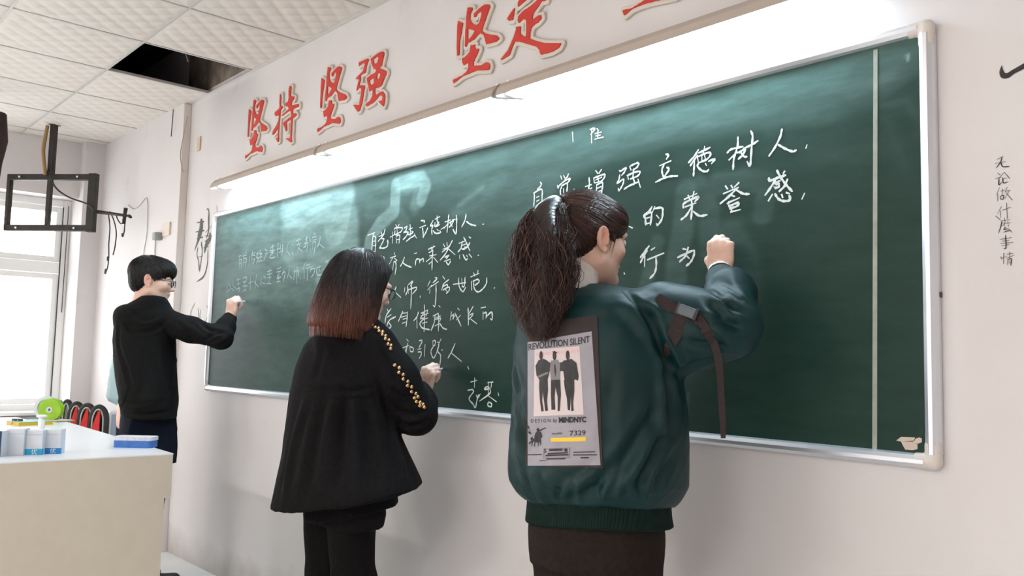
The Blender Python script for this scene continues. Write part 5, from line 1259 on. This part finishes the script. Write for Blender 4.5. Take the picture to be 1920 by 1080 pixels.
    chalk_stick(wr, Mh, .94, 'short white chalk in the hand of the middle woman')
build_woman()

# ---------------------------------------------------------------- the woman in the green jacket
def build_girl():
    Y0 = -.43; c = aty(1103, 452, -.42); M = frame(14, -4)
    rows = [(534, 1072, 1152), (545, 1040, 1184), (560, 1010, 1218), (580, 988, 1238), (620, 972, 1252), (680, 966, 1262), (740, 964, 1272), (800, 962, 1276), (850, 956, 1277), (890, 958, 1275), (900, 964, 1270), (916, 976, 1262), (930, 990, 1252)]
    S = sil(rows, Y0, .74); cx, cy = S[6][1], S[6][2]; O = np.array([cx, cy, 0.0])
    t = thing('person', 'young woman with a brown ponytail in a dark green jacket with a printed back', 'person', O)
    shr = np.array([cx+.15, cy+.07, 1.352]); el = aty(1377, 606, -.30); wr = aty(1349, 508, -.112)
    shl = np.array([cx-.15, cy+.02, 1.33]); ell_ = np.array([cx-.215, cy+.03, 1.08]); wl = np.array([cx-.25, cy+.13, .86])
    hz = .80
    legs = [[rd(cx-.088, cy, hz, .092), rd(cx-.09, cy+.02, .46, .06), rd(cx-.10, cy, .10, .042)], [rd(cx+.088, cy, hz, .092), rd(cx+.09, cy+.03, .46, .06), rd(cx+.10, cy+.02, .10, .042)]]
    arms = [[rd(shr, .042), rd(el, .033), rd(wr, .022)], [rd(shl, .042), rd(ell_, .033), rd(wl, .022)]]
    Mh = hand_frame((-.04, .10, 1), (-.30, 1, -.05)); MhL = hand_frame((.0, .12, -1), (1, 0, 0))
    flatnose = HEAD[0].copy(); fn = (flatnose[:, 1] > .088) & (flatnose[:, 2] > -.052) & (flatnose[:, 2] < .02); flatnose[fn, 1] = .088+(flatnose[fn, 1]-.088)*.45
    body = [(H2W(c, M, flatnose*.97), HEAD[1], HEAD[2]), (H2W(wr, Mh, HR[0]*.90), HR[1], HR[2]), (H2W(wl, MhL, HL[0]*.9), HL[1], HL[2]), core_body(cx, cy, 0, S[0][0]-.01, .86, arms, legs)]
    V, F, C = join(body, O); link('body', fastmesh('body', V, F, C), skinm, t)
    eyes(t, c, M*.97, O)
    teal = mat('dark_teal_satin', (7, 46, 48), .5, (5, 39, 39), 5, .15, 40, spec=.28)
    ribm = mat('dark_green_rib', (16, 36, 31), .9, (13, 30, 26), 40, .45, 60, wave=(48, 'X', .2), spec=.15)
    cuffm = mat('dark_green_cuff', (16, 40, 36), .9, (13, 34, 30), 40, .6, 60, spec=.15)
    v = Vol((cx-.34, cy-.30, .80), (cx+.50, cy+.42, 1.50), .007)
    v.secs(S, 0, pw=2.2)
    v.chain([rd(shr+[0, 0, -.012], .088), rd(shr*.5+el*.5+[0, -.0, -.028], .088), rd(el+[-.01, 0, -.012], .066)], .05); v.chain([rd(el+[-.01, 0, -.012], .066), rd(el*.5+wr*.5+[.012, 0, .004], .060), rd(wr*.80+el*.20, .044)], .03)
    v.chain([rd(shl+[.02, 0, 0], .078), rd(ell_+[0, -.0, 0], .062), rd(wl-[0, .04, 0], .05)], .04)
    v.rc(H2W(c, M, (0, -.03, -.06)), H2W(c, M, (0, -.05, -.15)), .060, .064, .012, 'sub')
    dn = (el-wr)/np.linalg.norm(el-wr); q = wr+dn*.035
    # creases of the puffy sleeve
    for (p0, p1, p2, am, w) in (((1335, 545), (1372, 560), (1398, 590), .007, .009), ((1325, 565), (1360, 585), (1392, 620), .008, .010), ((1340, 535), (1378, 545), (1400, 565), -.006, .009),
                               ((1318, 590), (1350, 612), (1375, 645), -.006, .012), ((1330, 600), (1365, 615), (1400, 612), .006, .009), ((1285, 640), (1330, 655), (1370, 650), .006, .012),
                               ((1215, 560), (1230, 620), (1262, 690), .008, .014), ((1250, 655), (1262, 700), (1258, 760), .010, .016), ((1165, 560), (1195, 600), (1240, 650), -.005, .016), ((1175, 545), (1215, 585), (1240, 600), .005, .010)):
        P = []
        for x, y in (p0, p1, p2):
            d = ray(x, y); P.append(CAM+d*(1.88 if x > 1290 else (1.86 if x > 1230 else 1.84)))
        for dd in (0,): v.fold(P, am, w*1.6)
    # folds gathering into the waistband
    for (x0, y0, x1, y1, am) in ((1240, 760, 1150, 900, .008), (1262, 800, 1190, 930, .009), (1225, 850, 1170, 935, -.007), (1262, 860, 1225, 938, .007), (1130, 880, 1050, 925, -.006), (1160, 860, 1100, 940, .007), (985, 880, 1010, 935, .008), (1020, 895, 1035, 940, .006), (1080, 905, 1075, 942, .006), (1130, 905, 1125, 942, .006), (975, 800, 980, 880, -.006), (968, 760, 1000, 840, .007), (1180, 905, 1175, 940, .006), (1250, 700, 1255, 820, .006)):
        v.fold([CAM+ray(x0, y0)*1.80, CAM+ray((x0+x1)/2-4, (y0+y1)/2)*1.80, CAM+ray(x1, y1)*1.82], am, .017)
    jk, bv = cloth('jacket', v, teal, t, O, 2, .0030, 9, [(((x0, y0), ((x0+x1)/2-4, (y0+y1)/2), (x1, y1)), am, w_) for x0, y0, x1, y1, am, w_ in (
        (1335, 545, 1402, 592, -.008, .007), (1322, 560, 1396, 622, -.010, .009), (1345, 532, 1404, 566, .007, .008), (1318, 585, 1378, 648, .009, .010), (1300, 600, 1402, 612, -.008, .009), (1285, 640, 1372, 652, -.008, .009), (1350, 540, 1385, 600, -.006, .007),
        (1200, 556, 1265, 700, -.012, .012), (1250, 655, 1262, 770, -.014, .012), (1160, 556, 1245, 655, .008, .014), (1170, 540, 1240, 606, -.007, .009), (1262, 700, 1335, 672, -.008, .010), (1240, 610, 1290, 700, .007, .011), (1040, 590, 1010, 640, -.006, .012),
        (1245, 750, 1145, 905, -.010, .014), (1262, 800, 1185, 930, -.012, .013), (1228, 840, 1165, 930, .009, .012), (1264, 850, 1225, 930, -.010, .012), (1140, 880, 1050, 925, .008, .012), (1160, 860, 1095, 935, -.010, .012), (980, 878, 1012, 930, -.011, .012), (1010, 885, 1038, 935, -.008, .010),
        (1080, 900, 1072, 935, -.008, .008), (1128, 905, 1122, 935, -.008, .008), (972, 790, 985, 880, .008, .013), (966, 740, 1000, 850, -.010, .014), (1180, 905, 1172, 935, -.008, .008), (1210, 910, 1204, 935, -.008, .008), (1048, 905, 1050, 935, -.008, .007), (1240, 700, 1250, 840, .008, .012), (1150, 690, 1140, 850, -.004, .014), (962, 640, 975, 745, -.010, .012))], hemdrop=(1.08, .88, .023, .010))
    # knitted waistband
    v = Vol((cx-.30, cy-.26, .76), (cx+.32, cy+.28, .95), .006)
    v.secs(sil([(915, 992, 1246), (930, 993, 1247), (950, 991, 1248), (970, 989, 1252)], Y0, .76), 0, pw=2.2); cloth('waistband', v, ribm, jk, O, 1, hemdrop=(2.0, 1.9, .023, .010))
    # cuff and white inner cuff, collar, white turtleneck
    v = Vol(wr-.12, wr+.12, .004)
    a = wr+dn*.058; b = wr+dn*.018; v.rc(a, b, .040, .034, 0); v.plane(b, b-a); v.plane(a, a-b); cloth('cuff', v, cuffm, jk, O, 1)
    whitek = mat('white_knit', (232, 222, 218), .85, (222, 212, 208), 60, .35, 160)
    v = Vol(wr-.12, wr+.12, .004); a = wr+dn*.03; b = wr+dn*.000; v.rc(a, b, .032, .031, 0); v.plane(b, b-a); v.rc(a, b, .024, .026, .002, 'sub'); cloth('white_cuff', v, whitek, t, O, 1)
    nb = H2W(c, M, (0, -.045, -.165)); nt_ = H2W(c, M, (0, -.026, -.066))
    v = Vol(nb-.14, nt_+.14, .0045); v.rc(nb, nt_, .068, .060, 0); v.rc(nt_+[0, 0, -.03], nt_+[0, 0, .05], .053, .056, .004, 'sub'); nn = (nt_-nb)+np.array([.01, .03, 0]); v.plane(nt_+[0, 0, -.002], nn, .004); v.plane(nb+[0, 0, .0], -nn); cloth('turtleneck', v, whitek, t, O, 1)
    v = Vol(nb-.16, nt_+.12, .005); k0 = nb+[0, -.005, -.012]; k1 = nb+[0, -.002, .024]; v.rc(k0, k1, .092, .080, 0); v.rc(k0-[0, 0, .05], k1+[0, 0, .05], .072, .070, .004, 'sub'); v.plane(k1, (0, .25, 1), .006); v.plane(k0-[0, 0, .02], (0, 0, -1)); cloth('collar', v, cuffm, jk, O, 1)
    v = Vol((cx-.26, cy-.24, .03), (cx+.28, cy+.26, .95), .009)
    v.secs(sil([(930, 996, 1238), (990, 994, 1237), (1040, 995, 1233), (1062, 997, 1230)], Y0, .76), 0)
    for ch in legs: v.chain([rd(p[:3], p[3]*k_) for p, k_ in zip(ch, (1.06, 1.35, 1.55))], .02)
    v.fold([aty(1010, 1052, -.6), aty(1060, 1060, -.62), aty(1095, 1056, -.62)], .006, .012); v.fold([aty(1085, 1050, -.62), aty(1085, 1080, -.62)], .012, .014)
    cloth('trousers', v, mat('dark_brown_trousers', (38, 31, 27), .88, (30, 25, 22), 90, .3, 240, spec=.15), t, O, 1, .003, 14)
    shoes(t, legs, 8, shoem, solem, O)
    # ---- printed panel on the back, laid on the jacket surface
    def hit(px, py, off):
        d = Vector(ray(px, py)).normalized(); h, n, _, _ = bv.ray_cast(Vector(CAM), d)
        if h is None: h, n, _, _ = bv.find_nearest(Vector(CAM)+d*1.85)
        if n.dot(d) > 0: n = -n
        return np.array(h-d*off)
    def patch(name, corners, m, parent, off, nu=36, nv=64):
        """quad given by 4 picture corners (tl,tr,br,bl), laid on the cloth"""
        c_ = [np.array(q, float) for q in corners]; Vv = []
        for i in range(nu+1):
            for j in range(nv+1):
                u, w = i/nu, j/nv; p = (c_[0]*(1-u)+c_[1]*u)*(1-w)+(c_[3]*(1-u)+c_[2]*u)*w; Vv.append(hit(p[0], p[1], off)-O)
        I = np.arange((nu+1)*(nv+1)).reshape(nu+1, nv+1); Ff = np.stack([I[:-1, :-1], I[:-1, 1:], I[1:, 1:], I[1:, :-1]], -1).reshape(-1, 4)
        return link(name, fastmesh(name, Vv, Ff), m, parent)
    def Z(x, y): return 960+x/3.6, 600+y/3.6
    silver = mat('silver_grey_print', (152, 148, 156), .5, (144, 140, 148), 20); dkb = mat('dark_brown_panel', (46, 38, 38), .7); ph = mat('pale_pink_print', (204, 190, 190), .6)
    blk = mat('black_print', (34, 32, 34), .6, (48, 46, 48), 60); gry = mat('grey_print_tone', (120, 116, 120), .6); yel_ = mat('yellow_print', (226, 190, 52), .5); pnk = mat('pink_print', (226, 160, 160), .6)
    back = patch('back_panel', (Z(105, 20), Z(575, -30), Z(612, 1000), Z(90, 985)), dkb, jk, .003)
    lab = patch('printed_label', (Z(105, 150), Z(538, 76), Z(597, 980), Z(106, 984)), silver, jk, .0042)
    patch('photo_print', (Z(152, 200), Z(455, 176), Z(484, 638), Z(146, 650)), ph, lab, .0048)
    def flatpoly(name, polys, m, off):
        bm = bmesh.new()
        for s in polys:
            P = [Z(*map(float, q.split(','))) for q in s.split()] if isinstance(s, str) else s
            try: bm.faces.new([bm.verts.new((x, y, 0)) for x, y in P])
            except Exception: pass
        bmesh.ops.triangulate(bm, faces=bm.faces)
        for _ in range(5):
            E = [e for e in bm.edges if e.calc_length() > 5]
            if not E: break
            bmesh.ops.subdivide_edges(bm, edges=E, cuts=1); bmesh.ops.triangulate(bm, faces=bm.faces)
        for v_ in bm.verts: v_.co = hit(v_.co.x, v_.co.y, off)-O
        return bmobj(name, bm, m, lab)
    def oval(cx_, cy_, rx, ry): return [Z(cx_+rx*math.cos(a), cy_+ry*math.sin(a)) for a in np.linspace(0, 2*math.pi, 15)[:-1]]
    flatpoly('printed_figure', [oval(196, 240, 12, 31), '180,270 215,262 240,275 255,340 248,375 240,402 185,405 165,375 158,310', '185,395 214,395 208,480 203,540 214,615 198,618 188,545 182,450', '208,395 240,395 243,470 236,545 242,612 224,614 215,540 206,480'], blk, .0056)
    flatpoly('printed_figure', [oval(287, 240, 13, 33), '270,212 304,216 306,222 280,224', '262,403 298,403 292,460 288,520 292,606 266,606 262,500', '290,403 325,403 330,500 322,612 308,616 308,520 294,460'], blk, .0056)
    flatpoly('printed_figure', [oval(376, 238, 13, 33), '345,275 400,262 435,290 450,380 445,410 430,402 420,404 355,408 345,340', '350,405 390,404 392,480 396,545 390,612 376,606 370,530 355,460', '382,404 420,400 421,480 412,560 416,612 400,616 398,540 388,470'], blk, .0056)
    flatpoly('printed_arms', ['232,275 262,290 258,345 240,345', '318,290 348,280 350,345 322,345'], blk, .0054)
    flatpoly('printed_grey_tone', ['262,275 310,268 325,300 322,402 262,405 255,330', '172,378 242,348 244,362 176,392'], gry, .0060)
    flatpoly('printed_shirt_line', ['284,300 292,298 300,350 294,385 286,350'], blk, .0064)
    flatpoly('yellow_bar', ['262,796 380,793 500,790 500,818 380,821 262,822'], yel_, .0052)
    bits = []
    r_ = random.Random(3)
    for x in range(165, 440, 21): y = 232-(x-165)*.08; bits.append('%f,%f %f,%f %f,%f %f,%f' % (x, y-10, x+9, y-12, x+10, y+9, x+1, y+10))
    flatpoly('pink_lettering', bits, pnk, .0053)
    # rider on a horse with a raised mallet
    flatpoly('rider_emblem', ['165,735 178,728 184,742 180,752 198,760 204,790 190,800 198,812 188,828 172,824 160,828 148,822 134,830 122,822 132,808 150,798 152,780 158,762 168,752', '182,744 226,724 230,728 186,752', '134,822 130,852 135,855 142,824', '152,824 148,846 153,858 158,826', '170,822 176,846 172,862 180,846 178,824', '186,820 192,838 186,852 196,838 194,818', '120,822 112,836 118,840 130,826'], blk, .0056)
    flatpoly('small_print_line', ['212,872 214,868 388,862 390,866', '212,934 214,930 390,926 390,930', '212,870 216,870 216,932 212,932', '386,864 390,864 390,928 386,930'], gry, .0053)
    flatpoly('small_print_line', ['250,872 340,868 340,882 250,886', oval(363, 878, 11, 11), '240,898 375,890 375,900 240,908', '226,910 382,904 382,914 226,920', '232,934 360,932 360,940 232,942', '100,906 200,904 200,911 100,913', '414,890 562,886 562,892 414,896', '412,908 574,906 574,913 412,915', '462,926 518,925 518,933 462,934', '186,948 232,944 232,948 186,952'], blk, .0056)
    def lettering(s, x0, y0, x1, y1, hgt, m, bold=0.0, shear=0, off=.0056, name='lettering', wave_=0):
        me = text_mesh(s, 1.0, bold); co = np.array([tuple(v_.co) for v_ in me.vertices]); w = co[:, 0].max(); hh = .73
        for i, v_ in enumerate(me.vertices):
            u, q = co[i, 0]/w, co[i, 1]/hh
            px, py = Z(x0+(x1-x0)*u+shear*q, y0+(y1-y0)*u-hgt*q+wave_*math.sin(u*6.28)); v_.co = tuple(hit(px, py, off)-O)
        return link(name, me, m, lab)
    lettering('REVOLUTION SILENT', 108, 206, 524, 150, 46, blk, .012, 0, wave_=-3)
    lettering('D E S I G N  by', 125, 693, 302, 688, 24, blk, 0.0)
    lettering('MINDNYC', 314, 692, 500, 688, 36, blk, .05)
    lettering('model', 268, 775, 336, 771, 18, blk)
    lettering('7329', 386, 780, 496, 776, 34, blk, .0)
    lettering('S', 214, 896, 232, 895, 28, blk, .02)
    # ---- webbing strap round the upper arm with its buckle
    webm = mat('dark_webbing', (50, 38, 38), .8, (40, 30, 30), 200, .5, 300); buck = mat('grey_buckle', (84, 94, 102), .35)
    def web(name, P3, wpx, par):
        """P3: 3-D points; width vector across the view"""
        bm = bmesh.new(); n = len(P3); A = []; B = []
        for i in range(n):
            tdir = P3[min(i+1, n-1)]-P3[max(i-1, 0)]; vd = P3[i]-CAM; w = np.cross(tdir, vd); w /= np.linalg.norm(w); hw = wpx[i]/2*proj(P3[i])[2]/FPX; bk = vd/np.linalg.norm(vd)*.0025
            A.append([bm.verts.new(P3[i]-O+w*hw+o_) for o_ in (0*bk, bk)]); B.append([bm.verts.new(P3[i]-O-w*hw+o_) for o_ in (0*bk, bk)])
        for i in range(n-1):
            bm.faces.new((A[i][0], A[i+1][0], B[i+1][0], B[i][0])); bm.faces.new((A[i][1], B[i][1], B[i+1][1], A[i+1][1])); bm.faces.new((A[i][0], A[i][1], A[i+1][1], A[i+1][0])); bm.faces.new((B[i][0], B[i+1][0], B[i+1][1], B[i][1]))
        for i in (0, n-1): bm.faces.new((A[i][0], B[i][0], B[i][1], A[i][1]))
        return bmobj(name, bm, m=webm, parent=par, smooth=False)
    arm_strap = web('arm_strap', [hit(x, y, .006) for x, y in ((1232, 556), (1243, 566), (1256, 575), (1270, 580))], [16, 20, 22, 18], jk)
    web('strap_loop', [hit(x, y, .004) for x, y in ((1284, 594), (1272, 612), (1262, 634), (1254, 652), (1247, 668))], [36, 34, 24, 18, 10], jk)
    web('strap_tail', [hit(x, y, .006) for x, y in ((1296, 586), (1306, 594), (1314, 606), (1326, 622), (1338, 642))]+[CAM+ray(x, y)*(proj(hit(1338, 642, .006))[2]-dd_) for x, y, dd_ in ((1346, 668, .004), (1350, 700, .01), (1352, 740, .01), (1355, 785, .01), (1356, 822, .01))], [18, 20, 20, 18, 15, 14, 13, 12, 12, 9], jk)
    b0, b1, b2 = hit(1272, 578, .012), hit(1304, 590, .012), hit(1288, 572, .012)
    xx = (b1-b0); L_ = np.linalg.norm(xx); xx /= L_; vd = (b0-CAM)/np.linalg.norm(b0-CAM); zz = np.cross(xx, vd); zz /= np.linalg.norm(zz); yy = np.cross(zz, xx)
    Mb = Matrix([[xx[i], yy[i], zz[i], float(((b0+b1)/2-O)[i])] for i in range(3)]+[[0, 0, 0, 1]])
    bm = bmesh.new(); box(bm, (-L_/2, -.006, -.0125), (L_/2, .005, .0125), .004, Mb); bk_ = bmobj('buckle', bm, buck, arm_strap, False)
    for lo_, hi_b in ((-.62, -.45), (.45, .62)):
        bm = bmesh.new(); box(bm, (L_*lo_, -.004, -.0145), (L_*hi_b, .006, .0145), .002, Mb); bmobj('buckle_bar', bm, mat('black_buckle', (36, 34, 36), .4), arm_strap)
    # ---- hair: cap combed back to a high ponytail
    v = Vol((-.115, -.14, -.12), (.115, .13, .15), .004)
    v.ell((0, -.016, .042), (.085, .104, .088), 0); v.ell((0, -.055, -.020), (.064, .048, .045), .03); v.ell((0, .045, .055), (.070, .055, .050), .03)
    v.rc((-.2, .165, -.03), (.2, .165, -.03), .098, .098, .012, 'sub')
    for s in (-1, 1): v.ell((s*.090, .000, -.016), (.034, .024, .036), .006, 'sub'); v.ell((s*.085, .065, -.05), (.05, .055, .055), .01, 'sub'); v.ell((s*.08, .02, -.085), (.05, .05, .05), .01, 'sub'); v.rc((s*.077, .028, .03), (s*.073, .031, -.006), .007, .003, .006)
    v.plane((0, 0, -.060), (0, .5, -1), .01)
    Vh, Fh = v.mesh(2); bvh = BVHTree.FromPolygons([tuple(p) for p in Vh], [tuple(int(i) for i in f) for f in Fh])
    brn = np.array(lin((42, 28, 25))[:3]); hi_ = np.array(lin((96, 60, 48))[:3]); hm = hairmat('brown_hair', .34)
    h = link('hair', fastmesh('hair', H2W(c, M, Vh)-O, Fh, np.tile(brn, (len(Vh), 1))), hm, t)
    tie = np.array([-.012, -.112, .078])
    fld = lambda p: (tie-p)/np.linalg.norm(tie-p)
    W_ = walk(Vh, Fh, bvh, 1700, 9, .012, fld, (.0004, .0032), Vh[:, 1] > -.09, .05)
    kk = rng.uniform(0, 1, (len(W_), 1, 1))**3; strands('hair_strands', H2W(c, M, W_), .0010, hm, h, O, np.clip((brn*(1-kk)+hi_*kk)*rng.uniform(.7, 1.4, (len(W_), 1, 1))*np.ones((len(W_), 9, 1)), 0, 1))
    # wisps in front of the ear
    n_ = 9; P = np.zeros((n_, 8, 3))
    for i in range(n_):
        y_ = rng.uniform(.020, .036); sd = 1 if i % 4 else -1
        for k in range(8): f_ = k/7; P[i, k] = (sd*(.0765+.003*math.sin(3*f_)+rng.normal(0, .0004)), y_-.010*f_+.003*math.sin(f_*3+i), .03-f_*(.055+.03*((i*7) % 10)/10))
    strands('temple_wisps', H2W(c, M, P), .0007, hm, h, O, np.tile(brn, (n_, 8, 1)))
    T = H2W(c, M, tie)
    def pc(px, py, d): return CAM+ray(px, py)*d
    d0 = proj(T)[2]
    path = np.array([T, pc(1040, 382, d0-.03), pc(1022, 405, d0-.065), pc(1020, 450, d0-.10), pc(1018, 510, d0-.13), pc(1014, 560, d0-.145), pc(1012, 605, d0-.15), pc(1014, 640, d0-.15)])
    rads = np.array([.014, .027, .046, .066, .076, .066, .042, .014])
    cp = np.array(smoothpath(list(path), 5)); rr = np.interp(np.linspace(0, 1, len(cp)), np.linspace(0, 1, len(rads)), rads); Kc = len(cp)
    v = Vol(cp.min(0)-.1, cp.max(0)+.1, .006); v.chain([rd(p, r*.66) for p, r in zip(cp[:-3], rr[:-3])], .01); Vp, Fp = v.mesh(1)
    tail = link('ponytail', fastmesh('ponytail', Vp-O, Fp, np.tile(brn*.7, (len(Vp), 1))), hm, t)
    n_ = 1700; K = 24; tt = np.linspace(0, 1, K); C0 = np.stack([np.interp(tt, np.linspace(0, 1, Kc), cp[:, j]) for j in range(3)], 1); R0_ = np.interp(tt, np.linspace(0, 1, Kc), rr)
    e1 = _r; e2 = np.cross(_u, _r); P = np.zeros((n_, K, 3)); cols = np.zeros((n_, K, 3))
    for i in range(n_):
        a = rng.uniform(0, 2*math.pi); r = math.sqrt(rng.uniform(.25, 1))*rng.choice([1.0, 1.0, 1.0, 1.14]); sc_ = rng.uniform(.62, 1.02); sc_ = sc_ if i % 7 else rng.uniform(.85, 1.08)
        s_ = np.clip(tt*sc_, 0, 1); cc_ = np.stack([np.interp(s_, tt, C0[:, j]) for j in range(3)], 1); R_ = np.interp(s_, tt, R0_)
        w1, w2, f1, f2 = rng.uniform(0, 6.28, 2).tolist()+rng.uniform(9, 17, 2).tolist(); amp = .0085*np.clip(tt*1.6, 0, 1)*(1.0 if i % 5 else 2.2)
        ox = r*R_*math.cos(a)+amp*np.sin(f1*tt*1.3+w1); oy = r*R_*math.sin(a)*.75+amp*np.sin(f2*tt*1.3+w2)
        P[i] = cc_+ox[:, None]*e1+oy[:, None]*e2; k = rng.uniform(0, 1)**2.2; cols[i] = (brn*(1-k)+hi_*k)*rng.uniform(.6, 1.4)
    strands('ponytail_strands', P, .0011, hm, tail, O, np.clip(cols, 0, 1))
    bm = bmesh.new(); tube(bm, [T-O, path[1]-O], [.021, .021], 14); bmobj('hair_tie', bm, mat('blue_grey_hair_tie', (96, 104, 124), .6), t, True)
    chalk_stick(wr, Mh, .90, 'short white chalk in the hand of the woman in green')
build_girl()
